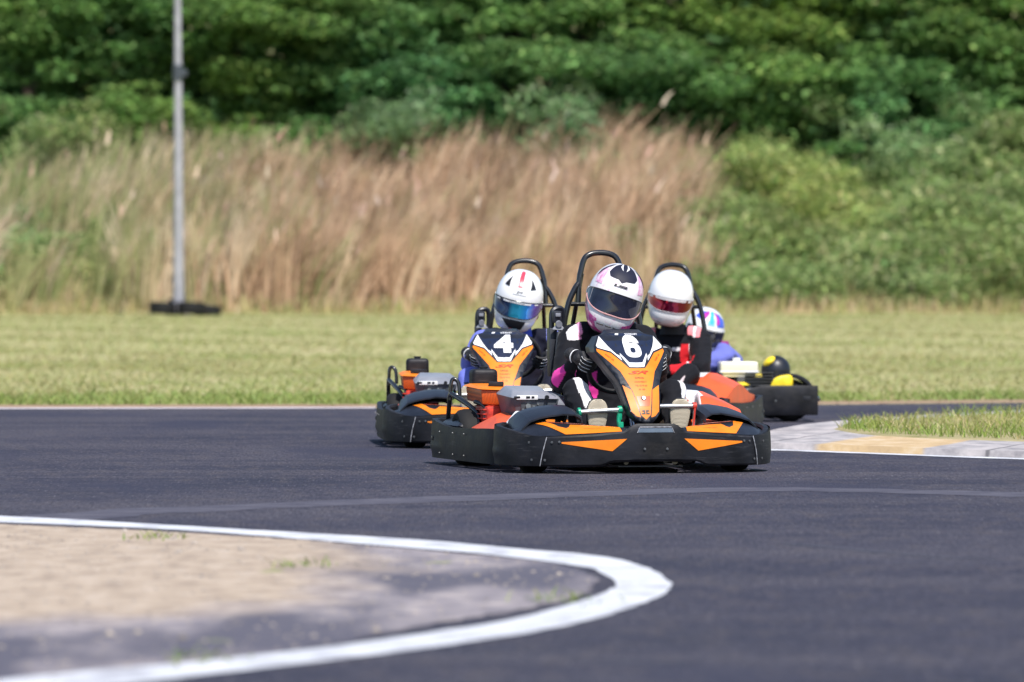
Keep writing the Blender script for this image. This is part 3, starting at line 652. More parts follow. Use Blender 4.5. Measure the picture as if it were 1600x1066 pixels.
def seat_and_hoop(root, xs, hoop_top=1.055):
    P = lambda x, y, z: (xs + x, y, z)
    b = MB(); rings = []
    for z, y, w, d in [(.07, .22, .13, .17), (.10, .24, .17, .2), (.2, .27, .185, .19), (.35, .33, .185, .16), (.5, .38, .175, .11), (.62, .42, .15, .08)]:
        ring = [Vector(P(w * math.sin(a), y - d * math.cos(a) * (-1 if False else -1) , z + .05 * abs(math.sin(a)))) for a in [R(t) for t in range(-115, 116, 12)]]
        rings.append(ring)
    b.loft(rings, False, False); b.build("seat", BLK2, root, solid=.012)
    b = MB(); b.box(P(0, .36, .80), (.15, .06, .17), .028, seg=3); b.build("headrest", pm("headrest_foam", (.03, .03, .034), .8, bump=.4, bscale=50), root)
    b = MB(); t = hoop_top
    b.tube([P(-.235, .40, .10), P(-.222, .405, .40), P(-.20, .41, .66), P(-.172, .415, .80), P(-.138, .42, .875), P(-.115, .425, .905)], .0145, 12, 6)
    b.tube([P(.235, .40, .10), P(.222, .405, .40), P(.20, .41, .66), P(.172, .415, .80), P(.138, .42, .875), P(.115, .425, .905)], .0145, 12, 6)
    b.tube([P(-.12, .42, .80), P(-.115, .425, .90), P(-.105, .43, .96), P(-.075, .44, t - .02), P(0, .445, t), P(.075, .44, t - .02), P(.105, .43, .96), P(.115, .425, .90), P(.12, .42, .80)], .0145, 12, 6)
    b.tube([P(-.17, .415, .80), P(.17, .415, .80)], .011, 10)
    b.tube([P(-.1, .43, .95), P(-.13, .62, .5), P(-.14, .78, .12)], .012, 10, 4); b.tube([P(.1, .43, .95), P(.13, .62, .5), P(.14, .78, .12)], .012, 10, 4)
    b.build("roll_bar", TUB, root)
    Q = lambda x, y, z: (xs + x + math.copysign(.05, x), y, z - .038)
    for sg in (-1,):
        f = MB(); f.hull([Q(sg * .205, .30, .48), Q(sg * .245, .30, .48), Q(sg * .20, .33, .72), Q(sg * .24, .33, .72), Q(sg * .205, .36, .48), Q(sg * .245, .36, .48), Q(sg * .20, .39, .72), Q(sg * .24, .39, .72)], .006)
        # upper bracket with its opening
        f.tube([Q(sg * .225, .35, .70), Q(sg * .222, .355, .79), Q(sg * .20, .36, .815), Q(sg * .165, .37, .81), Q(sg * .158, .38, .75), Q(sg * .165, .38, .70)], .014, 8, 3)
        f.box(Q(sg * .205, .33, .775), (.045, .05, .06), .008); f.box(Q(sg * .215, .30, .45), (.035, .05, .10), .006)
        o = f.build("seat_side_frame", BLK2, root)
        f = MB(); f.box(Q(sg * .205, .300, .785), (.026, .012, .018), .003); f.cyl(Q(sg * .203, .298, .742), Q(sg * .203, .282, .738), .016, 16)
        f.hull([Q(sg * .235, .31, .715), Q(sg * .165, .31, .71), Q(sg * .20, .31, .75), Q(sg * .235, .29, .712), Q(sg * .165, .29, .707), Q(sg * .20, .30, .75)], .004)
        f.build("belt_clamp", GRL, o)
        f = MB(); f.box(Q(sg * .222, .272, .47), (.024, .014, .055), .003); f.box(Q(sg * .20, .270, .455), (.026, .012, .06), .003); f.build("belt_buckle", GRL, o)
        f = MB(); f.tube([Q(sg * .20, .29, .70), Q(sg * .215, .27, .60), Q(sg * .215, .275, .50)], .012, 6, 4); f.build("harness_strap", DKG, o)

def make_kart(name, xs=.10):
    root = bpy.data.objects.new(name, None); link(root)
    # chassis
    b = MB()
    for sg in (-1, 1):
        b.tube([(sg * .12, -.86, .055), (sg * .2, -.62, .05), (sg * .28, -.3, .045), (sg * .33, .2, .045), (sg * .33, .72, .055)], .015, 10, 4)
        b.tube([(sg * .33, -.2, .05), (sg * .58, -.16, .07), (sg * .62, .1, .08), (sg * .6, .28, .07), (sg * .33, .3, .05)], .012, 8, 4)
        b.cyl((sg * .2, -.56, .10), (sg * .52, -.56, .12), .016)
        b.cyl((sg * .12, -.56, .12), (sg * .44, -.60, .125), .008)
    b.tube([(-.3, -.56, .05), (.3, -.56, .05)], .015); b.tube([(-.33, .3, .05), (.33, .3, .05)], .015); b.tube([(-.33, .72, .06), (.33, .72, .06)], .015)
    b.cyl((-.6, .52, .14), (.6, .52, .14), .02); b.tube([(-.2, -.86, .06), (0, -.9, .07), (.2, -.86, .06)], .012, 8, 4)
    b.build("chassis", TUB, root)
    b = MB(); b.hull([(-.16, -.86, .03), (.16, -.86, .03), (-.3, .1, .03), (.3, .1, .03), (-.16, -.86, .036), (.16, -.86, .036), (-.3, .1, .036), (.3, .1, .036)], 0); b.build("floor_tray", DKG, root)
    for x in (-.50, .50): wheel(root, x, -.56, .13, .125, .065)
    for x in (-.52, .52): wheel(root, x, .52, .14, .20, .068)
    # front bumper
    b = MB(); rings = []
    for i in range(97):
        s = -SMAX + 2 * SMAX * i / 96; p, nn = plan(s); zt = interp(abs(s), TOPZ); zb = interp(abs(s), BOTZ)
        ring = [BS(s, lerp(zb, zt, t)) for t in (0, .06, .2, .35, .5, .56, .6, .8, .94, 1)]
        ring[0] -= nn * .008; ring[-1] -= nn * .006
        for zz, o in ((zt - .001, .026), (zt - .012, .034), (lerp(zb, zt, .5), .03), (zb + .004, .03)):
            q = p - nn * o; q.z = zz; ring.append(q)
        rings.append(ring)
    b.loft(rings); bumper = b.build("front_bumper", BLK, root, 30)
    b = MB(); zt, zb = .222, .192
    b.grid(lambda u, v: BS(u, v, .0022), [-.085, -.06, -.03, 0, .03, .06, .085], [.196, .205, .216]); b.build("bumper_slot", pm("slot_gloss", (.10, .13, .18), .15, coat=.6), bumper)
    b = MB(); b.tube([BS(-.09, .194, .003), BS(-.078, .221, .003), BS(.078, .221, .003), BS(.09, .194, .003)], .0022, 6); b.build("slot_rim", SCF, bumper)
    for sg in (-1, 1):
        e = MB(); seg = [.56 + (SMAX - .57) * k / 26 for k in range(27)]
        def ef(u, v, sg=sg):
            zt = interp(u, TOPZ); zb = interp(u, BOTZ); u2 = u - (.035 * (v) if u < .57 else 0)
            return BS(sg * u2, lerp(zb + .003, zt - .002, v), .0045 + .006 * math.exp(-((v - .33) / .12) ** 2) * sstep(.75, .9, u))
        e.grid(ef, seg, [k / 14 for k in range(15)]); eo = e.build("bumper_end", BLK, bumper, 50)
        e = MB(); e.tube([BS(sg * (.556 - .035 * v), lerp(.037, .174, v), .006) for v in [k / 6 for k in range(7)]], .0022, 6); e.build("panel_edge", SCF, eo)
        decal("orange_triangle", [(sg * a, z) for a, z in ([(.14, .166), (.45, .151), (.45, .144), (.21, .108)])][::(-1 if sg < 0 else 1)][::-1], BS, ORG, bumper, .03, .0025)
        bolts(bumper, [(BS(sg * s_, z_, .003), plan(sg * s_)[1]) for s_, z_ in ((.495, .150), (.53, .065), (.615, .148), (.60, .066), (.46, .152), (.055, .118))], .006)
        # slanted fairing above the bumper
        sf = SS(sg); f = MB(); rings = []
        for i in range(25):
            a = .115 + (.655 - .115) * i / 24; rg = [sf(a, t / 8) for t in range(9)]
            top = rg[-1].copy(); low = rg[0].copy(); rg += [top + Vector((0, .012, -.02)), top + Vector((0, .02, -.07)), low + Vector((0, .03, -.02))]
            rings.append(rg if sg > 0 else rg)
        f.loft(rings); fo = f.build("side_fairing", BLK2, root, 40)
        fl = lambda P_: P_ if sg > 0 else P_[::-1]
        fn = lambda u, v, off=0: sf(abs(u), v, off)
        OR1 = [(.135, .05), (.42, .03), (.545, .88), (.53, .97), (.475, .97), (.435, .45), (.405, .34), (.39, .40), (.375, .62), (.225, .58), (.20, .78), (.14, .50)]
        d = decal("orange_sticker", OR1, lambda u, v, off=0: sf(u, v, off), ORG, fo, .03, .0025)
        d = decal("pale_stripe", [(.20, .90), (.47, .985), (.53, 1.0), (.47, 1.02), (.16, .99)], lambda u, v, off=0: sf(u, v, off), pm("pale_pink", (.72, .50, .47), .4), fo, .03, .003)
        d = decal("orange_stripe", [(.20, .80), (.465, .90), (.465, .95), (.20, .88)], lambda u, v, off=0: sf(u, v, off), ORR, fo, .03, .003)
        text_decal("small_lettering", "SODIKART.COM", lambda u, v, off: sf(abs(u), v * 4, off + .0015), (sg * .285, .075), .008, RED if sg < 0 else INK, fo)
        # mudguard over the front wheel: an open arch with a flat, creased top
        f = MB(); rings = []
        for y, k, dz in [(-.675, 1.0, -.022), (-.66, 1.0, -.016), (-.60, 1, -.004), (-.52, 1.0, .010), (-.44, 1.0, .018), (-.385, .98, .010), (-.345, .88, -.03)]:
            A = [(.606, .150), (.600, .190), (.575, .240), (.545, .268), (.500, .284), (.45, .294), (.39, .302), (.335, .300), (.306, .286), (.300, .262)]
            P_ = [Vector((sg * (.45 + (x - .45) * (.9 + .1 * k)), y - .045 * (x < .40) - .02 * (x < .34), .15 + (z - .15) * k + dz * (1 if x < .59 else .2))) for x, z in A]
            c = Vector((sg * .45, y, .15)); ring = P_ + [q + (c - q).normalized() * .008 for q in P_[::-1]]
            rings.append(ring)
        f.loft(rings); mg = f.build("mudguard", BLK2, root, 22)
    # nose cone with the number plate
    OUT = [(.0, .236), (.045, .252), (.072, .284), (.094, .405), (.100, .435), (.135, .50), (.172, .572), (.168, .598), (.139, .648), (.083, .662), (.03, .664)]
    out = OUT + [(-x, z) for x, z in OUT[::-1][:-1]] if False else OUT + [(-x, z) for x, z in OUT[1:][::-1]]
    V, F = triangulate(out, .022); b = MB(); b.add([FS(p[0], p[1]) for p in V], F)
    o2 = [];
    for i, (x, z) in enumerate(out):
        nx = out[(i + 1) % len(out)]; n_ = 3
        for k in range(n_): o2.append((lerp(x, nx[0], k / n_), lerp(z, nx[1], k / n_)))
    def back(x, z, k):
        p = FS(x, z); dep = interp(z, [(.23, .03), (.3, .07), (.45, .12), (.6, .16), (.675, .05)])
        return Vector((p.x * (1 + .03 * k), p.y + dep * k, p.z - .012 * k * (1 if z < .5 else .4) + (.02 * k if z > .66 else 0)))
    b.loft([[back(x, z, k) for x, z in o2] for k in (0, .15, .55, 1)], True, False)
    nose = b.build("nose_cone", BLK2, root, 32, 0)
    md = nose.modifiers.new("solid", 'SOLIDIFY'); md.thickness = .003; md.offset = 0
    NV = [(.0, .517), (.032, .518), (.064, .556), (.083, .566), (.108, .600), (.123, .626), (.129, .647), (.083, .658), (0, .661)]
    decal("navy_plate", NV + mir(NV)[1:-1] if False else NV + [(-x, z) for x, z in NV[1:-1][::-1]], FS, NAVY, nose, .03, .002)
    WR = [(.136, .647), (.163, .602), (.160, .592), (.104, .574), (.064, .530), (.068, .552), (.085, .563), (.111, .598), (.126, .625)]
    CH = [(0, .499), (.036, .500), (.067, .556), (.066, .566), (.033, .521), (0, .520)]
    OT = [(0, .494), (.040, .495), (.107, .566), (.166, .587), (.167, .574), (.085, .479), (.047, .387), (.022, .272), (0, .252)]
    SWG = [(.052, .392), (.090, .414), (.068, .290), (.046, .268), (.026, .262)]
    for nm, pl, mt in (("white_flash", WR, WHT), ("orange_wing", SWG, ORG)):
        decal(nm, pl[::-1], FS, mt, nose, .025, .0025); decal(nm, [(-x, z) for x, z in pl], FS, mt, nose, .025, .0025)
    decal("white_chevron", CH + [(-x, z) for x, z in CH[1:-1][::-1]], FS, WHT, nose, .02, .003)
    decal("orange_panel", OT[::-1] + [(-x, z) for x, z in OT[1:-1]], FS, ORG, nose, .025, .0022)
    decal("halftone_patch", [(-.024, .315), (.024, .315), (.03, .335), (.034, .362), (-.034, .362), (-.03, .335)], FS, HTN, nose, .015, .0028)
    text_decal("model_lettering", "SR", FS, (0, .474), .016, RED, nose, shear=.5, sx=4.0, bold=.012, off=.004)
    for i, (tx, w) in enumerate((("EXPRIZEL", 1.1), ("CHAUSSEE 3", 1.1), ("TEL 02 99 60", 1.1), ("SR 100", 1.1))):
        text_decal("small_lettering", tx, FS, (0, .448 - i * .018), .0068, RED if i else INK, nose, sx=w, off=.004)
    text_decal("maker_lettering", "SODIKART", FS, (.022, .655), .0085, WHT, nose, bold=.02, off=.004, sx=1.15)
    decal("maker_mark", [(-.060, .651), (-.044, .651), (-.038, .659), (-.054, .659)], FS, WHT, nose, .02, .004)
    text_decal("side_lettering", "KART SR", FS, (-.118, .545), .008, RED, nose, rot=R(-44), off=.004); text_decal("side_lettering", "KART SR", FS, (.118, .545), .008, RED, nose, rot=R(44), off=.004)
    b = MB(); p = FS(0, .352, .002); b.cyl(p, p + Vector((0, -.006, .003)), .0085, 16); b.build("nose_bolt", CHR, nose)
    b = MB(); b.cyl(p + Vector((0, .001, 0)), p + Vector((0, -.003, .0015)), .0125, 16); b.build("bolt_washer", INK, nose)
    for sg in (-1, 1): decal("maker_badge", [(sg * .002, .277), (sg * .019, .277), (sg * .019, .282), (sg * .009, .283), (sg * .009, .289), (sg * .019, .291), (sg * .015, .296), (sg * .002, .296)][::(1 if sg > 0 else -1)][::-1], FS, INK, nose, .02, .004)
    # nose foot on the floor
    b = MB(); b.hull([(-.10, -.86, .20), (.10, -.86, .20), (-.13, -.62, .22), (.13, -.62, .22), (-.14, -.88, .12), (.14, -.88, .12), (-.16, -.55, .10), (.16, -.55, .10)], .015); b.build("nose_support", BLK2, root)
    # steering
    C = Vector((.045, -.17, .50)); U = Vector((0, -.64, .77)); N = Vector((0, .77, .64)); X = Vector((1, 0, 0))
    b = MB(); pts = [C + (X * math.cos(a) + U * math.sin(a)) * .165 for a in [2 * math.pi * k / 40 for k in range(41)]]; b.tube(pts, .0135, 10, caps=False)
    sw = b.build("steering_wheel", pm("wheel_grip", (.014, .014, .016), .7, bump=.3, bscale=120), root)
    b = MB(); b.cyl(C - N * .02, C + N * .004, .04, 20)
    for a in (R(20), R(160), R(270)): b.cyl(C, C + (X * math.cos(a) + U * math.sin(a)) * .16, .009, 8)
    b.build("spokes", DKG, sw)
    b = MB(); b.cyl(C - N * .02, (0, -.60, .12), .012, 12); b.build("steering_column", STL, root)
    # pedals and foot bars
    b = MB(); b.cyl((-.297, -.66, .287), (-.085, -.665, .298), .0125, 14); bar = b.build("foot_bar", STL, root)
    b = MB(); b.cyl((-.305, -.66, .286), (-.292, -.66, .287), .022, 16); b.build("bar_end_cap", GRN, bar)
    b = MB(); b.cyl((-.108, -.665, .297), (-.088, -.665, .298), .019, 16); b.tube([(-.10, -.665, .29), (-.105, -.668, .25), (-.10, -.675, .20), (-.09, -.70, .14)], .010, 8, 3); b.box((-.10, -.67, .275), (.02, .012, .05), .003); b.box((-.098, -.68, .225), (.026, .012, .03), .003); b.build("bar_clamp", GRN, bar)
    b = MB(); b.cyl((.09, -.66, .312), (.27, -.655, .314), .0125, 14); b.tube([(.275, -.655, .31), (.27, -.66, .24), (.25, -.70, .12)], .007, 8, 3); bar = b.build("foot_bar", STL, root)
    b = MB(); b.cyl((.265, -.655, .314), (.283, -.655, .314), .018, 14); b.tube([(.275, -.665, .31), (.268, -.67, .24), (.255, -.69, .16)], .005, 8, 3); b.build("bar_clamp", ENG, bar)
    # side and rear protection band
    def band(u, sg):
        P_ = [(.60, -.40), (.652, -.30), (.668, -.05), (.672, .4), (.668, .8), (.64, .93), (.56, .985), (.3, 1.0), (0, 1.0)]
        c = catmull([(a, b_, 0) for a, b_ in P_], 5); L = len(c) - 1; i = min(int(u * L), L - 1); t = u * L - i; p = c[i].lerp(c[i + 1], t); d = (c[i + 1] - c[i]).normalized()
        return Vector((p.x * sg, p.y, 0)), Vector((d.y * sg, -d.x, 0))
    for sg in (-1, 1):
        b = MB(); rings = []
        for i in range(41):
            u = i / 40 * .76; p, nn = band(u, sg); zt = .194 + .032 * (p.y > .45) * sstep(.45, .95, p.y) + .008 * sstep(.1, -.3, p.y); zb = .032
            ring = []
            for t in (0, .05, .15, .28, .38, .46, .6, .8, .95, 1):
                q = p + nn * (-.003 + .005 * math.sin(math.pi * t) + (.008 * math.exp(-((t - .3) / .09) ** 2) * (abs(p.y - .85) < .2))); q.z = lerp(zb, zt, t); ring.append(q)
            for zz, o in ((zt - .002, .03), (zt - .02, .036), (zb + .02, .036), (zb + .004, .03)):
                q = p - nn * o; q.z = zz; ring.append(q)
            rings.append(ring)
        b.loft(rings); so_ = b.build("side_bumper", BLK, root, 30)
        pts = []
        for u in (.30, .36, .44):
            p, nn = band(u, sg)
            for z in (.165, .06): pts.append((p + nn * .006 + Vector((0, 0, z)), nn))
        bolts(so_, pts, .005)
        p, nn = band(.52, sg); f = MB(); f.box(p + nn * .004 + Vector((0, -.02, .13)), (.012, .035, .02), .003); f.build("bumper_hole", INK, so_)
    b = MB(); rings = []
    for x in (-.60, -.45, -.42, -.2, 0, .2, .42, .45, .60):
        y = 1.0 if abs(x) < .5 else .97; zt = .20; zb = .035 if abs(x) > .43 else .09
        rings.append([Vector((x, y, zb)), Vector((x, y + .012, lerp(zb, zt, .4))), Vector((x, y, zt)), Vector((x, y - .05, zt - .005)), Vector((x, y - .05, zb + .005))])
    b.loft(rings); b.build("rear_bumper", BLK, root)
    # left pontoon (the side without an engine): a hump of bodywork
    PT = [(-.36, .36, .60, .215), (-.30, .355, .625, .28), (-.18, .35, .64, .345), (-.02, .35, .645, .372), (.12, .35, .645, .370), (.28, .355, .645, .330), (.45, .36, .645, .285), (.62, .37, .64, .272), (.78, .40, .625, .262), (.80, .41, .615, .22)]
    def PS(y, t, off=0):
        for a, c in zip(PT, PT[1:]):
            if y <= c[0] or c is PT[-1]:
                k = (y - a[0]) / (c[0] - a[0]); xi, xo, zt = [lerp(a[i], c[i], k) for i in (1, 2, 3)]; break
        prof = [(0, .0), (.0, .70), (.08, .96), (.25, 1.03), (.50, 1.0), (.84, .80), (1.0, .68), (1.0, .0)]
        q = t * 7; i = min(int(q), 6); f_ = q - i; xx = lerp(prof[i][0], prof[i + 1][0], f_); zz = lerp(prof[i][1], prof[i + 1][1], f_)
        return Vector((lerp(xi, xo, xx) + off * .3, y - off * .3, lerp(.16, zt, zz) + off * .8))
    b = MB(); b.loft([[PS(y, t / 28) for t in range(29)] for y in [-.36 + 1.16 * k / 40 for k in range(41)]]); po = b.build("side_pod", ORR, root, 30)
    decal("white_flash", [(-.28, .26), (-.12, .20), (.06, .36), (.0, .52), (-.16, .50)], PS, WHT, po, .03, .003)
    decal("pod_top_glare", [(-.10, .14), (.12, .16), (.74, .22), (.76, .70), (.30, .70), (.14, .60), (.10, .42)], PS, PNK, po, .03, .0035)  # glare painted on the pod's upward face; the plastic itself is orange
    b = MB(); b.tube([PS(.16, t / 20, .002) for t in range(2, 17)], .0025, 6); b.tube([PS(.30 + .012 * t, .05 * t + .18, .003) for t in range(0, 12)], .0025, 6); b.build("panel_gap", INK, po)
    # curved fin between fairing and pod on the left
    b = MB(); b.grid(lambda u, v: Vector((.335 + .03 * u + .05 * v * u, -.60 + .42 * u, lerp(.19, .20 + .17 * math.sin(min(1, u * 1.15) * math.pi * .62), v))), [k / 16 for k in range(17)], [k / 6 for k in range(7)])
    fi = b.build("pod_fin", pm("fin_pink_white", (.70, .58, .60), .4), root, solid=.006)
    b = MB(); b.hull([(.355, -.42, .26), (.58, -.42, .22), (.58, -.36, .23), (.38, -.36, .28), (.50, -.36, .27), (.45, -.40, .28)], .008); b.build("pod_nose", BLK2, root)
    b = MB(); b.hull([(.33, -.10, .315), (.22, .16, .37), (.36, .16, .375), (.40, -.2, .34), (.33, -.10, .295), (.22, .16, .35), (.40, .1, .33)], .006); b.build("tank_wing", ORG, root)
    # engine side
    b = MB(); b.hull([(-.585, -.22, .190), (-.60, .30, .190), (-.47, -.20, .245), (-.45, .20, .275), (-.56, .34, .20), (-.42, -.18, .19), (-.42, .34, .19), (-.52, .10, .262)], .006); po = b.build("engine_side_fairing", ORR, root)
    b = MB(); b.hull([(-.585, -.26, .19), (-.50, -.31, .19), (-.445, -.27, .285), (-.50, -.215, .285), (-.58, -.20, .19), (-.44, -.20, .19), (-.44, -.18, .28)], .004); wp = b.build("front_panel", WHT, po)
    b = MB()
    for i in range(26):
        u, v = random.uniform(.15, .75), random.uniform(.1, .8); q = Vector((-.565, -.285, .20)).lerp(Vector((-.52, -.312, .20)), 0) + Vector((.075 * u + .035 * v, -.012 * u + .02 * v - .004, .085 * v)); b.box(q, (.006 + .006 * random.random(), .004, .004), 0)
    b.build("sticker_print", INK, wp)
    b = MB(); b.hull([(-.64, .40, .195), (-.50, .42, .19), (-.64, .80, .20), (-.48, .80, .20), (-.60, .46, .235), (-.52, .46, .25), (-.60, .76, .23), (-.50, .76, .24)], .008); b.build("rear_tray", BLK2, root)
    b = MB(); b.hull([(-.440, -.03, .235), (-.300, -.05, .235), (-.455, .24, .25), (-.24, .26, .25), (-.478, -.055, .345), (-.245, -.085, .340), (-.478, .27, .362), (-.22, .28, .362)], .008)
    eng = b.build("engine_cover", GRY, root)
    b = MB(); b.hull([(-.484, -.065, .344), (-.25, -.095, .338), (-.484, .27, .358), (-.22, .28, .358), (-.455, .03, .382), (-.29, .0, .376), (-.44, .24, .402), (-.27, .25, .398)], .008); b.hull([(-.265, -.06, .30), (-.20, -.04, .30), (-.26, .1, .382), (-.17, .12, .35), (-.26, .28, .355), (-.19, .28, .33), (-.255, -.05, .355)], .01); b.build("cover_lid", GRL, eng)
    b = MB(); b.box((-.365, -.056, .292), (.135, .012, .062), .004, Matrix.Rotation(R(-5), 3, 'Z')); pn = b.build("control_panel", DKG, eng)
    b = MB(); b.cyl((-.40, -.062, .304), (-.40, -.074, .304), .013, 16); b.cyl((-.372, -.062, .301), (-.372, -.072, .301), .007, 12)
    for q in ((-.425, .30), (-.35, .325), (-.315, .32), (-.31, .285), (-.385, .288), (-.355, .29), (-.337, .302)): b.cyl((q[0], -.062, q[1] - .011), (q[0], -.070, q[1] - .011), .0045, 8)
    b.build("switches", CHR, pn)
    b = MB(); b.box((-.405, -.070, .347), (.105, .01, .022), .002, Matrix.Rotation(R(-5), 3, 'Z')); st = b.build("cover_sticker", WHT, eng)
    b = MB(); b.box((-.402, -.076, .348), (.020, .004, .010), .001); b.build("sticker_figure", INK, st)
    b = MB(); b.box((-.378, -.078, .348), (.014, .004, .010), .001); b.build("sticker_figure", INK, st)
    b = MB(); b.cyl((-.31, -.080, .348), (-.31, -.094, .348), .010, 12); b.build("key_switch", INK, eng)
    b = MB(); b.box((-.455, -.068, .348), (.03, .012, .010), .003); b.build("latch", INK, eng)
    b = MB(); b.hull([(-.53, .34, .305), (-.385, .27, .300), (-.53, .66, .318), (-.39, .68, .318), (-.537, .34, .378), (-.375, .26, .372), (-.537, .66, .390), (-.385, .68, .390)], .01); stt = b.build("starter_cover", PRF, root)
    b = MB(); b.hull([(-.547, .33, .380), (-.37, .25, .374), (-.547, .68, .392), (-.375, .69, .392), (-.52, .38, .394), (-.40, .31, .390), (-.52, .65, .404), (-.41, .66, .404)], .005); b.build("starter_lid", ORG, stt)
    b = MB(); b.box((-.44, .42, .405), (.075, .11, .022), .006, Matrix.Rotation(R(-14), 3, 'Z')); b.build("lid_handle", BLK, stt)
    b = MB(); b.box((-.44, .44, .225), (.16, .30, .15), .02); b.box((-.40, .20, .19), (.12, .3, .12), .02)
    for k in range(6): b.box((-.50, .38, .17 + k * .022), (.07, .16, .006), .002)
    b.build("engine_block", ENG, root)
    b = MB(); b.box((-.437, .70, .422), (.130, .10, .108), .026, seg=4); ab = b.build("fuel_tank", BLK, root)
    b = MB(); b.cyl((-.437, .695, .466), (-.437, .695, .482), .018, 16); b.box((-.437, .695, .484), (.045, .012, .007), .003); b.build("tank_cap", BLK, ab)
    b = MB(); b.tube([(-.60, .72, .32), (-.598, .72, .40), (-.585, .72, .425), (-.562, .71, .405), (-.556, .70, .33)], .010, 10, 5)
    b.tube([(-.602, .70, .352), (-.562, .56, .310), (-.532, .46, .268), (-.522, .43, .240), (-.530, .40, .205)], .013, 10, 5)
    b.tube([(-.548, .42, .318), (-.520, .37, .304), (-.508, .34, .278), (-.515, .33, .238)], .011, 10, 5); b.tube([(-.602, .70, .352), (-.602, .73, .33), (-.60, .78, .21)], .012, 10, 4)
    b.build("guard_rail", TUB, root)
    seat_and_hoop(root, xs)
    return root

def copy_tree(o, parent=None):
    c = o.copy(); COL.objects.link(c); c.parent = parent
    for ch in list(o.children): copy_tree(ch, c)
    return c

def six(fn, c, w, h, mat, parent):
    se = lambda t, rx, ry, p=2.6: (abs(math.cos(t)) ** (2 / p) * rx * (1 if math.cos(t) > 0 else -1), abs(math.sin(t)) ** (2 / p) * ry * (1 if math.sin(t) > 0 else -1))
    b = MB(); N_ = 48; V_ = []
    for k in range(N_ + 1):
        t = 2 * math.pi * k / N_; o = se(t, .5, .345); q = se(t, .155, .125)
        V_.append([fn(c[0] + lerp(q[0], o[0], j) * w, c[1] + (-.18 + lerp(q[1], o[1], j)) * h, .0040) for j in (0, .5, 1)])
    b.loft(V_, False, False)
    P_ = [Vector((x, y, 0)) for x, y in [(-.32, -.16), (-.325, .02), (-.30, .22), (-.16, .345), (.03, .365), (.20, .33), (.315, .20), (.33, .135)]]
    P_ = catmull(P_, 4); V_ = []
    for k, p in enumerate(P_):
        t = (P_[min(k + 1, len(P_) - 1)] - P_[max(k - 1, 0)]).normalized(); nn = Vector((-t.y, t.x, 0)); wd = .175 if k < 10 else lerp(.175, .150, (k - 10) / (len(P_) - 11))
        V_.append([fn(c[0] + (p.x + nn.x * wd * j) * w, c[1] + (p.y + nn.y * wd * j) * h, .0048) for j in (1, 0, -1)])
    b.loft(V_, False, False); return b.build("race_number", mat, parent)

def number(root, txt):
    nose = [c for c in root.children if c.name.startswith("nose_cone")][0]
    if txt == "6": six(FS, (.002, .597), .082, .100, WHT, nose); return
    text_decal("race_number", txt, FS, (.002, .595), .098, WHT, nose, bold=.072, sx=1.5, off=.0045)

GRP = "orange and black rental karts racing through the bend"
k6 = make_kart("go_kart"); k4 = copy_tree(k6); k3 = copy_tree(k6)
number(k6, "6"); number(k4, "4")
KP = {6: (.45, 28.19, 14), 4: (-.068, 32.4, 3.2), 3: (.715, 34.4, -11)}
for c in k4.children:
    if c.name.startswith('nose_cone'): c.location = (-.010, .0, -.026)
for r_, dx, dz in ((k4, .065, -.02), (k3, .075, -.035)):          # their seats are set further over
    for c in r_.children:
        if c.name.split('.')[0] in ("seat", "headrest", "roll_bar", "seat_side_frame"): c.location.x += dx; c.location.z += dz
tag(k6, "orange and black kart with a big white 6 on its navy nose plate", "go-kart", GRP)
tag(k4, "orange and black kart with a white 4 on its navy nose plate", "go-kart", GRP)
tag(k3, "kart behind number 6 whose orange side pod with painted salmon glare shows on the right", "go-kart", GRP)
for r_, k in ((k6, 6), (k4, 4), (k3, 3)): r_.location = (KP[k][0], KP[k][1], 0); r_.rotation_euler = (0, 0, R(KP[k][2]))

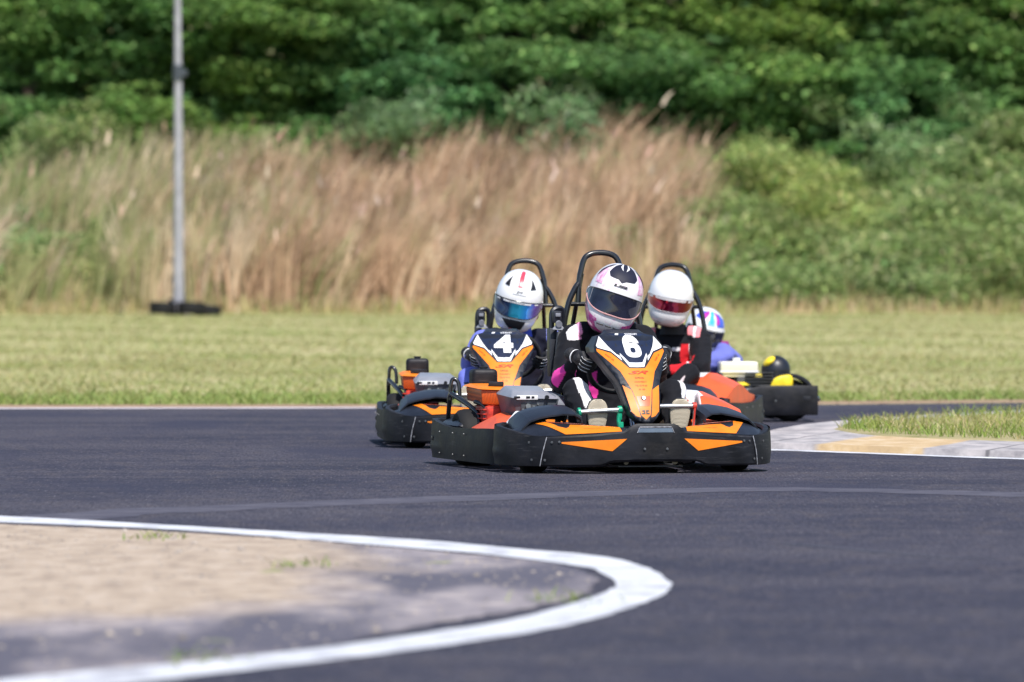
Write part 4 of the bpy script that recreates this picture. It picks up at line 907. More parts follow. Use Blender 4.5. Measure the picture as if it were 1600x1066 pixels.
# the fourth kart, an older black and yellow one seen side on
def make_kart_yellow():
    root = bpy.data.objects.new("go_kart", None); link(root)
    for x in (-.48, .48): wheel(root, x, -.52, .13, .12, .065)
    for x in (-.50, .50): wheel(root, x, .53, .14, .19, .068)
    b = MB()
    for sg in (-1, 1): b.tube([(sg * .12, -.84, .055), (sg * .28, -.3, .045), (sg * .33, .2, .045), (sg * .33, .72, .055)], .015, 10, 4)
    b.cyl((-.58, .53, .14), (.58, .53, .14), .02); b.tube([(-.3, -.52, .05), (.3, -.52, .05)], .015); b.build("chassis", TUB, root)
    b = MB(); b.hull([(-.3, -.8, .03), (.3, -.8, .03), (-.3, .1, .03), (.3, .1, .03), (-.3, -.8, .036), (.3, .1, .036)], 0); b.build("floor_tray", DKG, root)
    for sg in (-1, 1):
        b = MB(); rings = []
        for y, x, zt in [(-.36, .60, .17), (-.28, .655, .185), (0, .67, .19), (.2, .675, .20), (.32, .68, .24), (.5, .68, .24), (.68, .68, .24), (.70, .67, .238)]:
            rings.append([Vector((sg * (x - .01), y, .045)), Vector((sg * (x + .004), y, .08)), Vector((sg * (x + .004), y, zt - .02)), Vector((sg * (x - .004), y, zt)), Vector((sg * (x - .04), y, zt - .004)), Vector((sg * (x - .045), y, .05))])
        b.loft(rings); sb = b.build("side_bumper", BLK, root, 30)
        b = MB(); b.box((sg * .682, .625, .155), (.008, .05, .03), .003); b.build("bumper_hole", INK, sb)
        bolts(sb, [(Vector((sg * .683, y, z)), Vector((sg, 0, 0))) for y, z in ((.42, .14), (.2, .10), (-.1, .10))], .007)
        b = MB(); b.hull([(sg * .36, -.34, .15), (sg * .65, -.34, .15), (sg * .36, .30, .15), (sg * .66, .30, .15), (sg * .40, -.26, .225), (sg * .60, -.26, .205), (sg * .40, .26, .255), (sg * .63, .28, .232)], .015); pd = b.build("side_pod", BLK2, root)
        b = MB(); b.hull([(sg * .42, -.22, .235), (sg * .58, -.22, .215), (sg * .42, .24, .262), (sg * .61, .26, .242), (sg * .5, 0, .252)], .003); b.build("yellow_panel", YEL, pd)
        # arched rear mudguard, yellow ahead, black behind
        b = MB()
        def arch(a0, a1, r, x0, x1, n_=14): return [[Vector((sg * x, .53 + rr * math.cos(a), .15 + rr * math.sin(a))) for x, rr in ((x0, r), (x0 + .02, r + .012), (x1 - .02, r + .012), (x1, r), (x1, r - .012), (x0, r - .012))] for a in [a0 + (a1 - a0) * k / n_ for k in range(n_ + 1)]]
        b.loft(arch(R(-5), R(110), .155, .40, .62)); mg = b.build("mudguard", BLK, root)
        b = MB(); b.hull([(sg * .64, .38, .22), (sg * .64, .54, .22), (sg * .64, .41, .285), (sg * .64, .47, .312), (sg * .42, .43, .22), (sg * .42, .54, .308), (sg * .42, .54, .22), (sg * .42, .46, .29), (sg * .62, .545, .31)], .02, 3); b.build("yellow_shield", YEL, mg)
    b = MB(); b.tube([(-.65, .66, .16), (-.5, .72, .15), (0, .73, .15), (.5, .72, .15), (.65, .66, .16)], .02, 10, 4); b.build("rear_bumper", TUB, root)
    b = MB(); rings = []
    for i in range(25):
        x = -.6 + i * .05; y = -.88 + .34 * (abs(x) / .6) ** 3; rings.append([Vector((x, y, .05)), Vector((x, y - .012, .12)), Vector((x, y, .19)), Vector((x, y + .05, .19)), Vector((x, y + .05, .05))])
    b.loft(rings); b.build("front_bumper", BLK, root)
    b = MB(); b.hull([(-.1, -.78, .2), (.1, -.78, .2), (-.13, -.36, .55), (.13, -.36, .55), (-.11, -.3, .5), (.11, -.3, .5), (-.1, -.6, .2), (.1, -.6, .2)], .02); b.build("nose_cone", YEL, root)
    # engine with its cream tank, and the round black air box
    b = MB(); b.box((.34, .34, .22), (.20, .30, .14), .02)
    for k in range(6): b.box((.44, .34, .22 + k * .02), (.06, .18, .006), .001)
    b.build("engine_block", DKG, root)
    b = MB(); b.box((.32, .21, .358), (.20, .25, .070), .018, seg=3); b.box((.32, .21, .308), (.18, .22, .034), .01); tk = b.build("fuel_tank", CRM, root)
    b = MB(); b.box((.32, .21, .326), (.208, .258, .012), .004); b.cyl((.32, .20, .385), (.32, .20, .418), .026, 18); b.build("tank_cap", WHT, tk)
    b = MB(); b.ell((.34, .46, .335), (.09, .098, .098), 28); b.cyl((.34, .46, .22), (.34, .46, .32), .090, 24); ab = b.build("airbox", BLK2, root)
    b = MB(); b.ell((.355, .415, .392), (.066, .050, .028), 24, Matrix.Rotation(R(38), 4, 'X')); b.build("airbox_cap", YEL, ab)
    C = Vector((.0, -.17, .40)); U = Vector((0, -.64, .77)); X = Vector((1, 0, 0))
    b = MB(); b.tube([C + (X * math.cos(a) + U * math.sin(a)) * .16 for a in [2 * math.pi * k / 32 for k in range(33)]], .0135, 8, caps=False); b.cyl(C, (0, -.6, .12), .012, 10); b.cyl(C - X * .16, C + X * .16, .008, 8); b.build("steering_wheel", TUB, root)
    b = MB(); rings = []
    for z, y, w, d in [(.07, .12, .13, .15), (.10, .14, .17, .18), (.2, .15, .185, .16), (.30, .16, .18, .13), (.38, .17, .15, .08)]:
        rings.append([Vector((w * math.sin(a), y + d * math.cos(a), z + .05 * abs(math.sin(a)))) for a in [R(t) for t in range(-115, 116, 12)]])
    b.loft(rings, False, False); b.build("seat", BLK2, root, solid=.012)
    return root
ky = make_kart_yellow(); KP[9] = (1.262, 38.4, -86); ky.location = (KP[9][0], KP[9][1], 0); ky.rotation_euler = (0, 0, R(KP[9][2]))
tag(ky, "black and yellow kart farthest back, with cream fuel tank and yellow wheel guard", "go-kart")

# ------------------------------------------------------------------ helmets
def helmet_fn(a=.136, bf=.172, bb=.165, c=.160):
    def H(az, el, off=0):
        A = R(az); E_ = R(el); dx, dy, dz = math.sin(A) * math.cos(E_), -math.cos(A) * math.cos(E_), math.sin(E_)
        front = max(0, -dy); b = bf if dy < 0 else bb; lo = max(0, -dz)
        aa = a * (1 - .10 * lo); bbb = b * (1 + (.03 * lo if dy < 0 else -.16 * lo)); cc = c if dz > 0 else c * 1.0
        n = 2.25 + .35 * lo + 1.5 * lo * front ** 1.5
        r = (abs(dx / aa) ** n + abs(dy / bbb) ** n + abs(dz / cc) ** n) ** (-1 / n)
        # chin bar: pushed out in front below the eye port
        r *= 1 + .085 * front ** 2.2 * math.exp(-((el + 34) / 19) ** 2) - .02 * front ** 2 * math.exp(-(el / 13) ** 2)
        p = Vector((dx, dy, dz)) * r; nn = Vector((dx / a ** 2, dy / bbb ** 2, dz / cc ** 2)).normalized()
        return p + nn * off
    return H

VIS0 = [(-78, 6), (-70, 13), (-45, 16), (-20, 17), (0, 17.5), (20, 17), (45, 16), (70, 13), (78, 6), (76, -4), (60, -13), (40, -19), (18, -22.5), (0, -23), (-18, -22.5), (-40, -19), (-60, -13), (-76, -4)]
def make_helmet(parent, kind, loc, yaw, pitch, roll, base, visor, size=1.0, zs=1.0):
    ks, kc = dict(pink=(.76, -3.5), white_red=(.70, -3), white=(.62, -3.5), multi=(.9, -2))[kind]
    VIS = [(p.x, kc + (p.y + 3) * ks) for p in catmull([(u, v, 0) for u, v in VIS0 + VIS0[:1]], 4)[:-1]]; br = kc + 20 * ks
    H0 = helmet_fn(); H = lambda u, v, off=0: H0(u, v, off)
    b = MB(); n = 96; els = [-66 + 156 * k / 60 for k in range(61)]
    rings = [[H(-180 + 360 * i / n, e) for i in range(n)] for e in els[:-1]]
    b.loft(rings, True, False); top = len(b.v); b.add([H(0, 90)], []); o = 59 * n
    for i in range(n): b.f.append([o + i, o + (i + 1) % n, top]); b.m.append(0)
    hel = b.build("helmet", base, parent, 60)
    # rubber lip and dark lining at the neck
    b = MB(); b.tube([H(-180 + 10 * i, -66) for i in range(37)], .006, 8, caps=False); b.loft([[H(-180 + 10 * i, -66) * k + Vector((0, 0, .012 * (1 - k) * 8)) for i in range(36)] for k in (1, .8, .6)], True, True); b.build("helmet_lining", INK, hel)
    grown = [(u * 1.035, v * 1.08 + .1) for u, v in VIS]
    decal("visor_gasket", grown[::-1], H, INK, hel, 5, .0012)
    vz = decal("visor", VIS[::-1], H, visor, hel, 4, .0050)
    b = MB(); pth = [H(u, v, .0042) for u, v in VIS + VIS[:1]]; b.tube(pth, .0026, 6, caps=False); b.build("visor_rim", TUB if kind != 'white' else SCF, vz)
    for sg in (-1, 1):
        b = MB(); q = H(sg * 84, 2, 0); nn = Vector((sg, -.1, 0)).normalized(); b.cyl(q - nn * .006, q + nn * (.006 if kind == 'pink' else .0015), .019, 24, .016); b.build("visor_pivot", SCF if kind == 'pink' else base, hel)
    def D(nm, P_, mt, off=.0018, step=4): return decal(nm, P_, H, mt, hel, step, off)
    if kind == 'pink':
        NB = pm("helmet_navy", (.010, .012, .030), .6, spec=.3); PK = MATS["pink_speckle"]; MG = MATS["magenta_speckle"]
        D("top_vent_panel", [(-36, 62), (-35, 44), (-26, 36), (-8, 34), (0, 30), (8, 34), (26, 36), (35, 44), (36, 62), (26, 82), (-26, 82)], NB, .003)
        D("white_spike", [(-16, 62), (-4, 52), (-9, 64), (-12, 76), (-18, 78)], WHT, .0045); D("white_spike", [(16, 62), (4, 52), (9, 64), (12, 76), (18, 78)][::-1], WHT, .0045)
        for sg in (-1, 1):
            f = lambda P_: P_ if sg < 0 else [(-u, v) for u, v in P_][::-1]
            D("pink_crown_patch", f([(-60, 22), (-36, 20), (-39, 36), (-42, 52), (-54, 56), (-67, 42)]), PK)
            D("side_slash", f([(-70, 46), (-66, 30), (-58, 46), (-48, 62), (-44, 70), (-56, 64)]), NB, .003)
            D("magenta_jaw", f([(-78, -12), (-60, -19), (-44, -25), (-22, -28), (-20, -42), (-6, -56), (-10, -62), (-38, -64), (-62, -60), (-78, -40)]), MG, .0022)
            D("pink_jaw", f([(-98, -8), (-79, -12), (-79, -40), (-84, -60), (-104, -60)]), PK)
            D("side_stripe", f([(-84, -14), (-80, -14), (-76, -44), (-68, -60), (-72, -60), (-80, -44)]), NB, .003)
        D("white_chin", [(-24, -32), (24, -32), (22, -42), (0, -56), (-22, -42)], WHT, .003)
        b = MB()
        for u0, u1 in ((-20, -8), (-5, 5), (8, 20)): b.tube([H(u0, -33.5, .004), H((u0 + u1) / 2, -33.8, .0045), H(u1, -33.5, .004)], .0028, 6)
        b.tube([H(-21, -41, .004), H(0, -55, .004), H(21, -41, .004)], .0012, 5); b.build("chin_vents", INK, hel)
        text_decal("helmet_lettering", "LS2", lambda u, v, off: H(u * 100, v * 100, off), (.0, .245), .040, INK, hel, sx=3.4, bold=.055, shear=.12, off=.0035)
        b = MB(); b.tube([H(u, v, .0056) for u, v in VIS[36:69]], .0032, 6); b.build("red_lip", pm("pale_red_rim", (.55, .30, .30), .3), hel)
        D("visor_reflector", [(-51, -9), (-49, -10), (-51, 10), (-53, 10)], SCF, .0058); D("visor_reflector", [(58, -8), (61, -7), (61, 9), (58, 9)], SCF, .0058)
    elif kind == 'white_red':
        D("red_stripe", [(-4.2, 38), (4.2, 38), (5.5, 70), (9, 84), (-9, 84), (-5.5, 70)][::-1] if False else [(-5.2, 36), (5.2, 36), (8, 62), (18, 82), (-18, 82), (-8, 62)], pm("helmet_red", (.78, .05, .09), .35, coat=.2), .003)
        for sg in (-1, 1): D("horn_vent", ([(24, 34), (40, 36), (35, 58)] if sg > 0 else [(-35, 58), (-40, 36), (-24, 34)]), INK, .004)
        D("chin_spoiler", [(-22, -20), (22, -20), (16, -34), (7, -34), (-7, -34), (-14, -27)][::-1], INK, .004); D("red_chin_tab", [(-7, -34), (7, -34), (7, -58), (-7, -58)][::-1], pm("helmet_red", (.72, .03, .05), .3), .0045)
        D("visor_strip", [(-28, br - 1), (28, br - 1), (27, br - 4), (-27, br - 4)][::-1], WHT, .006); D("visor_tab", [(-47, br - 2), (-37, br - 1.5), (-36, br - 4), (-46, br - 4.5)], WHT, .006); D("visor_tab", [(37, br - 1.5), (47, br - 2), (46, br - 4.5), (36, br - 4)], WHT, .006)
        text_decal("small_lettering", "RACING SYSTEM", lambda u, v, off: H(u * 100, v * 100, off), (0, (br - 2.5) / 100), .018, INK, hel, off=.0072, sx=1.5)
        text_decal("helmet_lettering", "BMF", lambda u, v, off: H(u * 100, v * 100, off), (.02, .27), .045, INK, hel, off=.003, sx=1.1, shear=.3); b = MB(); b.tube([H(u, 22.5, .002) for u in range(-12, 16, 3)], .0008, 5); b.build("thin_line", INK, hel)
    elif kind == 'white':
        D("visor_strip", [(-36, br - .5), (32, br - .5), (31, br - 4.5), (-34, br - 4.5)][::-1], pm("pale_strip", (.62, .60, .62), .25), .006); D("visor_tab", [(-56, br - 2), (-43, br - 1), (-42, br - 5), (-54, br - 6)], pm("pale_strip", (.62, .6, .62), .25), .006); D("visor_tab", [(38, br - 1), (50, br - 2), (49, br - 5.5), (37, br - 5)], pm("pale_strip", (.62, .6, .62), .25), .006)
        b = MB()
        for u0, u1, v0, v1 in ((-22, -14, -36, -40), (14, 27, -36, -33)): b.tube([H(u0, v0, .001), H(u1, v1, .001)], .0014, 5)
        b.build("chin_vents", DKG, hel)
    else:
        BL = pm("helmet_blue", (.05, .10, .55), .25, coat=.5); PP = pm("helmet_purple", (.42, .03, .35), .25, coat=.5); TL = pm("helmet_teal", (.05, .42, .50), .25, coat=.5); LB = pm("helmet_sky", (.25, .50, .85), .25, coat=.5)
        D("teal_stripe", [(-5, 30), (5, 30), (9, 70), (-9, 70)], TL, .003); D("blue_flash", [(16, 26), (50, 26), (56, 44), (40, 62), (24, 66), (26, 44)], BL, .002); D("purple_flash", [(14, 30), (26, 34), (27, 52), (20, 68), (10, 70), (16, 50)], PP, .003)
        D("blue_flash", [(-16, 50), (-26, 66), (-60, 60), (-60, 40), (-34, 36)], BL, .002); D("purple_flash", [(-20, 36), (-12, 60), (-20, 72), (-34, 56), (-32, 40)], PP, .003); D("sky_flash", [(-10, 26), (10, 26), (12, 44), (-12, 44)], LB, .0022)
        D("visor_peak", [(-60, 15), (60, 15), (56, 22), (0, 25), (-56, 22)], WHT, .006)
    hel.location = loc; hel.rotation_euler = (Matrix.Rotation(R(yaw), 3, 'Z') @ Matrix.Rotation(R(roll), 3, 'Y') @ Matrix.Rotation(R(pitch), 3, 'X')).to_euler(); hel.scale = (size, size, size * zs)
    return hel

def speckle(name, a, b_, sc, lo, hi):
    m, n, l, b = nodes_mat(name); v = mapping(n, l, (1, 1, 1)); f = noise_node(n, l, v, sc, 8, .75); l.new(ramp_node(n, l, f, [(lo, a), (hi, b_)]), b.inputs["Base Color"])
    b.inputs["Roughness"].default_value = .28; b.inputs["Coat Weight"].default_value = .5; MATS[name] = m; return m
speckle("pink_speckle", (.78, .62, .74), (.66, .22, .46), 45, .42, .60); speckle("magenta_speckle", (.62, .07, .34), (.78, .50, .68), 40, .50, .70)
speckle("shell_speckle", (.78, .76, .79), (.70, .40, .58), 42, .53, .68)
HB = pm("helmet_white_gloss", (.80, .80, .82), .22, var=.02, coat=.6)
HW = pm("helmet_white", (.80, .80, .81), .3, var=.02, coat=.3)
V_DARK = pm("visor_smoke", (.012, .014, .030), .08, var=.3, coat=.35, spec=.5, rvar=.02)
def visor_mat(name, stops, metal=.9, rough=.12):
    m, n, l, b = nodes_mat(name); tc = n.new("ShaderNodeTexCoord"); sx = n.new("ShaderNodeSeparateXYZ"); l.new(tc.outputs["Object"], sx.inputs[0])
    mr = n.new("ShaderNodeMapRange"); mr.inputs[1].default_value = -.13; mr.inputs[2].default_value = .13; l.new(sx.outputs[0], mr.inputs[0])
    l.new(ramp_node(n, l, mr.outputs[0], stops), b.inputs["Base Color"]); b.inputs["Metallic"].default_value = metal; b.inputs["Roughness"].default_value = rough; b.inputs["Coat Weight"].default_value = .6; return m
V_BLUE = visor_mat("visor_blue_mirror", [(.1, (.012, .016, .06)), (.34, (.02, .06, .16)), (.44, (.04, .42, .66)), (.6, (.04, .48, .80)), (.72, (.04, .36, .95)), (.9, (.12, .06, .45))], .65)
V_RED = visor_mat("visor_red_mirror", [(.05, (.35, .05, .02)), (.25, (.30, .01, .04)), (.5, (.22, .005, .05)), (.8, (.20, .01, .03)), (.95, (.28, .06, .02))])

# ------------------------------------------------------------------ drivers
m_suit = attr_mat("race_suit_cloth", .82, 0, .2, .03, .15, 260)
def capsule_bm(b, p0, p1, r0, r1, n=14, flat=None):
    p0, p1 = Vector(p0), Vector(p1); d = (p1 - p0); L = d.length; t = d / L; u = (Vector(flat) if flat else t.orthogonal()); u = (u - t * u.dot(t)).normalized(); w = t.cross(u)
    rings = []
    for k in range(5): a = math.pi / 2 * k / 5 - math.pi / 2; rings.append((p0 + t * r0 * math.sin(a), r0 * math.cos(a) + 1e-4))
    for k in range(5): rings.append((p0 + d * k / 4, r0 + (r1 - r0) * k / 4))
    for k in range(1, 6): a = math.pi / 2 * k / 5; rings.append((p1 + t * r1 * math.sin(a), r1 * math.cos(a) + 1e-4))
    b.loft([[c + (u * math.cos(2 * math.pi * i / n) + w * math.sin(2 * math.pi * i / n)) * r for i in range(n)] for c, r in rings])

def remeshed(b, voxel, smooth, iters=6):
    o = b.build("tmp", m_suit, None)
    md = o.modifiers.new("r", 'REMESH'); md.mode = 'VOXEL'; md.voxel_size = voxel
    if smooth: ms = o.modifiers.new("s", 'SMOOTH'); ms.factor = .5; ms.iterations = iters
    dg = bpy.context.evaluated_depsgraph_get(); me = bpy.data.meshes.new_from_object(o.evaluated_get(dg)); bpy.data.objects.remove(o)
    return me

def glove(name, parent, P, tang, rad, nrm, wrist, off, mirror=1):
    """four fingers closed round the wheel rim at P, thumb on the driver's side"""
    b = MB(); pip = MB(); sp = .0215; WR = Vector(wrist)
    lens = [1.0, 1.06, 1.02, .88]; rr = [.0108, .0112, .0108, .0096]
    for i in range(4):
        o = tang * ((i - 1.5) * sp) * -1
        pts = []
        for a, d in ((28, .050), (-18, .046), (-62, .038), (-108, .032), (-150, .030)):
            aa = R(a if a > 0 else a * lens[i]); pts.append(P + o * (1 if a < 10 else 1.02) + rad * math.cos(aa) * d + nrm * math.sin(aa) * d)
        pth = catmull(pts, 3); b.tube(pth, [rr[i] * (1.04 - .22 * k / (len(pth) - 1)) for k in range(len(pth))], 10)
        capsule_bm(b, pts[0], pts[1], rr[i] * 1.12, rr[i] * 1.1, 10); b.ell(pts[-1], (rr[i] * .85,) * 3, 10)
        capsule_bm(b, WR.lerp(P + o, .35) + (pts[0] - P - o) * .6, pts[0], .017, .0125, 10)
        # white piping along the back of each finger
        dirn = lambda q: (q - P - o).normalized()
        pip.tube([q + dirn(q) * (rr[i] * .93) + tang * .003 for q in pth[2:-5]], .0013, 5)
    for k, d in ((2, .0125), (1, .0125)):
        pass
    th = [WR.lerp(P, .45) + tang * .030 * mirror + nrm * .01, P + tang * .045 * mirror + rad * .030 + nrm * .030, P + tang * .038 * mirror + rad * .0 + nrm * .032, P + tang * .030 * mirror - rad * .024 + nrm * .022]
    tp = catmull(th, 4); b.tube(tp, [.0150 - .004 * k / (len(tp) - 1) for k in range(len(tp))], 10); b.ell(th[-1], (.011,) * 3, 10)
    knuckle = P + rad * .042 + nrm * .018
    capsule_bm(b, WR, knuckle.lerp(WR, .25), .027, .034, 16); capsule_bm(b, WR.lerp(knuckle, .3) - tang * .02, knuckle - tang * .02, .018, .018, 12); capsule_bm(b, WR.lerp(knuckle, .3) + tang * .02, knuckle + tang * .02, .018, .018, 12)
    back = (WR - knuckle).normalized(); capsule_bm(b, WR, WR + back * .035, .031, .036, 18)
    me = remeshed(b, .0032, True, 3); me.materials.clear(); me.materials.append(pm("glove_black", (.016, .015, .017), .55, var=.3, scale=40, bump=.4, bscale=160)); me.polygons.foreach_set("use_smooth", [True] * len(me.polygons))
    g_ = bpy.data.objects.new(name, me); link(g_, parent); g_.location = off
    q = [WR + back * .004 + (rad.cross(back).normalized() * math.cos(a) + back.cross(rad.cross(back).normalized()) * math.sin(a)) * .0335 for a in [2 * math.pi * k / 20 for k in range(21)]]
    pip.tube(q, .0032, 6, caps=False)
    pip.tube([knuckle - tang * .036 - nrm * .02 + rad * .006, knuckle - nrm * .024 + rad * .004, knuckle + tang * .034 - nrm * .02 + rad * .006], .0022, 5, 4)
    po = pip.build("glove_piping", WHT, g_); return g_

def make_driver(kart, spec):
    ox, oy, th = KP[kart]; xs = spec.get('xs', .10); sx = spec.get('lean', 0.0)
    KM = Matrix.Translation((ox, oy, 0)) @ Matrix.Rotation(R(th), 4, 'Z'); hip = Vector((xs, .20 + spec.get('dy', 0), .17))
    root = bpy.data.objects.new("person", None); link(root); root.location = KM @ hip; root.rotation_euler = (0, 0, R(th))
    off = -hip; dy = spec.get('dy', 0)
    V = lambda x, y, z: Vector((x, y + dy, z))
    W = spec.get('w', 1.0); shz = spec.get('shz', .645)
    sR = V(xs + sx - .185 * W, .22, shz); sL = V(xs + sx + .185 * W, .22, shz - spec.get('drop', 0)); nk = V(xs + sx * 1.2 + .0, .185, shz + .06)
    C = V(.045, -.17, .50) if kart != 9 else V(0, -.09, .40); U = Vector((0, -.64, .77)); N = Vector((0, .77, .64)); X = Vector((1, 0, 0)); r_ = .165
    pr, pl = R(spec.get('hr', 176)), R(spec.get('hl', 10))
    PR = C + (X * math.cos(pr) + U * math.sin(pr)) * r_; PLh = C + (X * math.cos(pl) + U * math.sin(pl)) * r_
    radR = (PR - C).normalized(); radL = (PLh - C).normalized(); tR = N.cross(radR); tL = N.cross(radL)
    eR = spec.get('eR', V(xs + sx - .27 * W, .02, .45)); eL = spec.get('eL', V(xs + sx + .27 * W, .02, .45))
    wR = PR + radR * .058 + N * .050; wR += (eR - wR).normalized() * .018; wL = PLh + radL * .058 + N * .050; wL += (eL - wL).normalized() * .018
    b = MB(); rings = []
    for z, y, w, d in [(.10, .22, .15, .11), (.17, .22, .172, .13), (.26, .235, .165, .125), (.36, .245, .16, .118), (.46, .245, .172, .12), (.56, .235, .188, .12), (.62, .225, .185, .105), (.67, .215, .13, .085), (.70, .205, .075, .07), (.76, .19, .062, .062)]:
        k = max(0, (z - .2) / .5); zz = z + (shz - .645) * k; rings.append([V(xs + sx * k + w * W * math.cos(a) * (1 if True else 1), y + d * math.sin(a) * (1.0), zz) for a in [2 * math.pi * i / 28 for i in range(28)]])
    b.loft(rings)
    for s_, e_, w_ in ((sR, eR, wR), (sL, eL, wL)):
        capsule_bm(b, s_ + (nk - s_) * .35, s_, .062, .068 * (.5 + .5 * W)); capsule_bm(b, s_, e_, .070 * (.5 + .5 * W), .055); capsule_bm(b, e_, w_, .055, .034)
        capsule_bm(b, w_.lerp(e_, .08), w_ + (w_ - e_).normalized() * .02, .028, .022)
    for sg, kz in ((-1, spec.get('kR', .375)), (1, spec.get('kL', .375))):
        h_ = V(xs + sg * .09, .20, .165); kn = V(xs + sg * (.23 if sg < 0 else .20) - (.055 if sg < 0 else 0), -.26, kz); an = Vector((sg * .203, -.575, .155))
        if kart == 9: kn = V(sg * .22, -.2, .36)
        capsule_bm(b, h_, kn, .092, .066); capsule_bm(b, kn, an, .064, .044); capsule_bm(b, an, an + Vector((0, .01, .03)), .042, .042)
    me = remeshed(b, .0068, True, 6); n = len(me.vertices)
    co = np.zeros(n * 3); me.vertices.foreach_get("co", co); co = co.reshape(-1, 3); nr = np.zeros(n * 3); me.vertices.foreach_get("normal", nr); nr = nr.reshape(-1, 3)
    seed = kart * 7.3
    dsp = np.array([.8 * noise.noise((p[0] * 5 + seed, p[1] * 5, p[2] * 13)) + .9 * (1 - abs(noise.noise((p[0] * 7 + p[2] * 5, p[1] * 7, p[2] * 19 - p[0] * 9 + seed))) * 3.2) * .4 + .12 * noise.noise((p[0] * 34, p[1] * 34, p[2] * 50 + seed)) for p in co])
    co2 = co + nr * (dsp * .0105 - .002)[:, None]; me.vertices.foreach_set("co", co2.reshape(-1))
    cols = np.ones((n, 4), np.float32)
    for i in range(n): cols[i, :3] = spec['col'](co[i], nr[i], dict(sR=sR, sL=sL, eR=eR, eL=eL, wR=wR, wL=wL, xs=xs + sx, dy=dy))
    a = me.color_attributes.new("tint", 'FLOAT_COLOR', 'POINT'); a.data.foreach_set("color", cols.reshape(-1)); me.materials.clear(); me.materials.append(m_suit)
    me.polygons.foreach_set("use_smooth", [True] * len(me.polygons)); body = bpy.data.objects.new("body", me); link(body, root); body.location = off
    glove("glove", root, PR, tR, radR, N, wR, off, -1); glove("glove", root, PLh, tL, radL, N, wL, off, 1)
    # collar
    f = MB(); f.loft([[nk + Vector((rw * math.cos(t), rw * math.sin(t) * 1.05, dz)) for t in [2 * math.pi * i / 24 for i in range(24)]] for rw, dz in ((.086, -.03), (.078, .0), (.074, .03), (.064, .03), (.062, -.01))], True, False); c_ = f.build("collar", spec['collar'], root); c_.location = off
    # shoes with ridged beige soles towards the front
    for sg in (-1, 1):
        f = MB(); hl = Vector((sg * .203, -.615, .115)); ty = Vector((sg * .205, -.655, .345)); up = (ty - hl).normalized(); fw = Vector((0, -1, -.17)).normalized()
        f.loft([[hl.lerp(ty, t) + X * w_ * math.cos(a_) - fw * (d_ * (1 + math.sin(a_)) * .5 - .0) for a_ in [2 * math.pi * k / 20 for k in range(20)]] for t, w_, d_ in ((-.02, .020, .03), (0, .034, .07), (.12, .040, .085), (.35, .038, .085), (.6, .044, .065), (.8, .048, .055), (.95, .038, .04), (1.02, .018, .02))])
        s_ = f.build("shoe", spec['shoe'], root); s_.location = off
        f = MB(); prof = [(-.02, .022), (.0, .036), (.12, .041), (.35, .036), (.6, .047), (.8, .050), (.95, .038), (1.01, .02)]
        f.loft([[hl.lerp(ty, t) + X * x_ * w_ + fw * o_ for x_, o_ in ((-1, 0), (-.97, .010), (-.7, .014), (0, .015), (.7, .014), (.97, .010), (1, 0))] for t, w_ in [(pp.x, pp.y) for pp in catmull([(a_, b_, 0) for a_, b_ in prof], 4)]], True)
        f.build("sole", SOLE, s_)
    # helmet
    hx, hy, hz = spec['head']; wy = spec['yaw'] - th
    make_helmet(root, spec['helmet'], Vector((hx, hy, hz)) + off, wy, spec['pitch'], spec['roll'], spec['hmat'], spec['visor'], spec.get('hs', 1.0), spec.get('zs', 1.0))
    return root

def sole_mat():
    m, n, l, b = nodes_mat("ridged_sole"); v = mapping(n, l, (1, 1, 1)); wv = n.new("ShaderNodeTexWave"); wv.wave_type = 'RINGS'; wv.inputs["Scale"].default_value = 95; wv.inputs["Distortion"].default_value = 1.5; wv.inputs["Detail"].default_value = 2; l.new(v, wv.inputs["Vector"])
    l.new(ramp_node(n, l, wv.outputs["Fac"], [(.2, (.40, .34, .25)), (.6, (.62, .55, .43))]), b.inputs["Base Color"]); b.inputs["Roughness"].default_value = .8
    bp = n.new("ShaderNodeBump"); bp.inputs["Strength"].default_value = .8; bp.inputs["Distance"].default_value = .001; l.new(wv.outputs["Fac"], bp.inputs["Height"]); l.new(bp.outputs[0], b.inputs["Normal"]); return m
SOLE = sole_mat()
SHOE = pm("shoe_black", (.02, .02, .022), .6, bump=.3); CBLK = pm("collar_black", (.015, .015, .017), .85); CBLU = pm("collar_blue", (.03, .06, .42), .8)

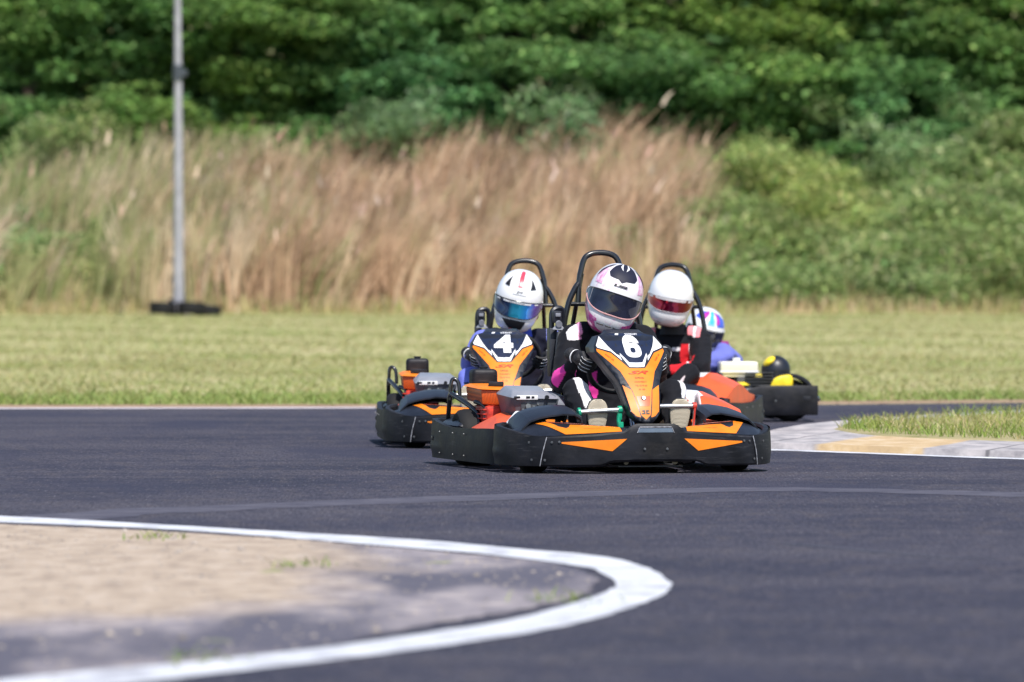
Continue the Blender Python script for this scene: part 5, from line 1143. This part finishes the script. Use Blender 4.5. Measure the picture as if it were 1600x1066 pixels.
def seg_t(p, a, b):
    a = np.array(a); b = np.array(b); d = b - a; t = float(np.dot(p - a, d) / np.dot(d, d)); return t, float(np.linalg.norm(p - a - d * min(1, max(0, t))))
BK = (.0065, .0068, .0105); PKc = (.80, .05, .36); WTc = (.74, .72, .74)
def col6(p, nrm, k):
    t, d = seg_t(p, k['eR'], k['wR'])
    tu, du = seg_t(p, k['sR'], k['eR'])
    nz = noise.noise((p[0] * 9, p[1] * 9, p[2] * 9)) * .04
    if d < .075 and -.05 < t + nz < .58 and d <= du + .01 and nrm[1] < .35 and (nrm[2] > -.5): return PKc if t + nz > .02 else BK
    if tu > .66 and du < .085 and nrm[0] > .35 and p[0] > k['eR'][0] + .02 and p[2] > .47: return PKc
    x = p[0] - k['xs']
    if -.235 < x < -.145 and p[2] > .628 and nrm[2] > .1 and nrm[1] < .25 and p[1] < .20 + .4 * (x + .16): return (.78, .30, .48) if x > -.165 else (WTc if x > -.222 else BK)
    if -.125 < x + nz < -.075 and .24 < p[2] < .47 and nrm[1] < -.1: return PKc if p[2] > .26 else WTc
    # white panel over the right knee and shin
    if p[1] < .0 and p[2] > .12:
        kx = -.115 + .02 * math.sin(p[1] * 9)
        if p[1] > -.55 and p[0] < .05 and nrm[2] > -.15 and -.058 < p[0] + .165 - .10 * (.4 - p[2]) < .050 + nz and p[2] < .47: return WTc
        if p[0] > .2 and nrm[2] > .1 and .30 < p[0] < .34: return WTc
    return BK
def col4(p, nrm, k):
    x = p[0] - k['xs']; BLc = (.16, .19, .60)
    for s, e, w in (('sR', 'eR', 'wR'), ('sL', 'eL', 'wL')):
        t, d = seg_t(p, k[s], k[e]); sg = -1 if s == 'sR' else 1
        out = x * sg
        if out > .165 and p[2] > .36 and t > -.1:
            if abs(out - .172) < .006 and p[2] > .55: return WTc
            return BLc
        if p[1] < 0 and d > .1 and False: return BLc
    if p[1] < .02 and p[2] < .44 and abs(p[0]) > .0:
        if nrm[0] > .55 and p[0] > .2: return BLc
        if nrm[0] < -.55 and p[0] < -.2: return BLc
    return (.009, .010, .024)
def col3(p, nrm, k):
    x = p[0] - k['xs']; RDc = (.70, .02, .03); PNc = (.80, .25, .28)
    if p[2] > .585 and .10 < x < .175 and nrm[2] > .1: return PNc if abs(x - .137) > .006 else WTc
    if p[2] > .585 and -.175 < x < -.10 and nrm[2] > .1: return PNc if abs(x + .137) > .006 else WTc
    nz = noise.noise((p[0] * 8, p[1] * 8, p[2] * 8)) * .02
    if p[1] < .18 and nrm[1] < .0 and .50 < p[2] < .525 and .01 < x < .06: return WTc
    if nrm[1] < .2 and .42 < p[2] < .545 and .055 < x + nz + (.52 - p[2]) * -.08 < .115: return RDc if x + nz < .108 else WTc
    for e, w in (('eL', 'wL'), ('eR', 'wR')):
        t, d = seg_t(p, k[e], k[w])
        if d < .09 and .12 < t + nz * 4 < .55 and nrm[1] < .4: return RDc
    return BK
def col9(p, nrm, k):
    if p[2] > .66: return (.40, .03, .25)
    return (.14, .16, .50) if noise.noise((p[0] * 7, p[1] * 7, p[2] * 7)) > -.25 else (.05, .06, .16)

d6 = make_driver(6, dict(xs=.075, lean=.0, shz=.632, head=(.078, .10, .826), yaw=4, pitch=6, roll=18, zs=1.10, helmet='pink', hmat=MATS['shell_speckle'], visor=V_DARK, col=col6, collar=CBLK, shoe=SHOE, hr=172, hl=12, eL=Vector((.28, .04, .42)), eR=Vector((-.205, .03, .415)), kR=.385, w=.97))
tag(d6, "driver in black suit with pink cuffs and white and pink helmet, driving kart 6", "person")
d4 = make_driver(4, dict(xs=.10, lean=.01, shz=.575, head=(.112, .11, .812), yaw=-2, pitch=15, roll=12, zs=1.08, helmet='white_red', hmat=HB, visor=V_BLUE, col=col4, collar=CBLU, shoe=SHOE, hr=186, hl=-8, w=1.04, kL=.41))
tag(d4, "driver with blue sleeves and white helmet with a red stripe and blue visor", "person")
d3 = make_driver(3, dict(xs=.185, lean=.03, shz=.57, head=(.215, .11, .822), yaw=2, pitch=12, roll=10, zs=1.03, helmet='white', hmat=HB, visor=V_RED, col=col3, collar=CBLK, shoe=SHOE, hr=200, hl=-80, w=.92, eL=Vector((.42, .0, .40)), eR=Vector((-.05, .0, .40))))
tag(d3, "driver in black and red suit with plain white helmet and red mirrored visor", "person")
d9 = make_driver(9, dict(xs=.0, dy=-.08, shz=.435, head=(.0, .02, .600), yaw=12, pitch=17, roll=14, helmet='multi', hmat=HB, visor=V_DARK, col=col9, collar=pm("collar_purple", (.30, .03, .20), .8), shoe=SHOE, w=.85, hs=.94, eR=Vector((-.2, -.06, .33)), eL=Vector((.2, -.06, .33))))
tag(d9, "driver in pale blue suit whose purple, blue and white helmet peeks out farthest right", "person")
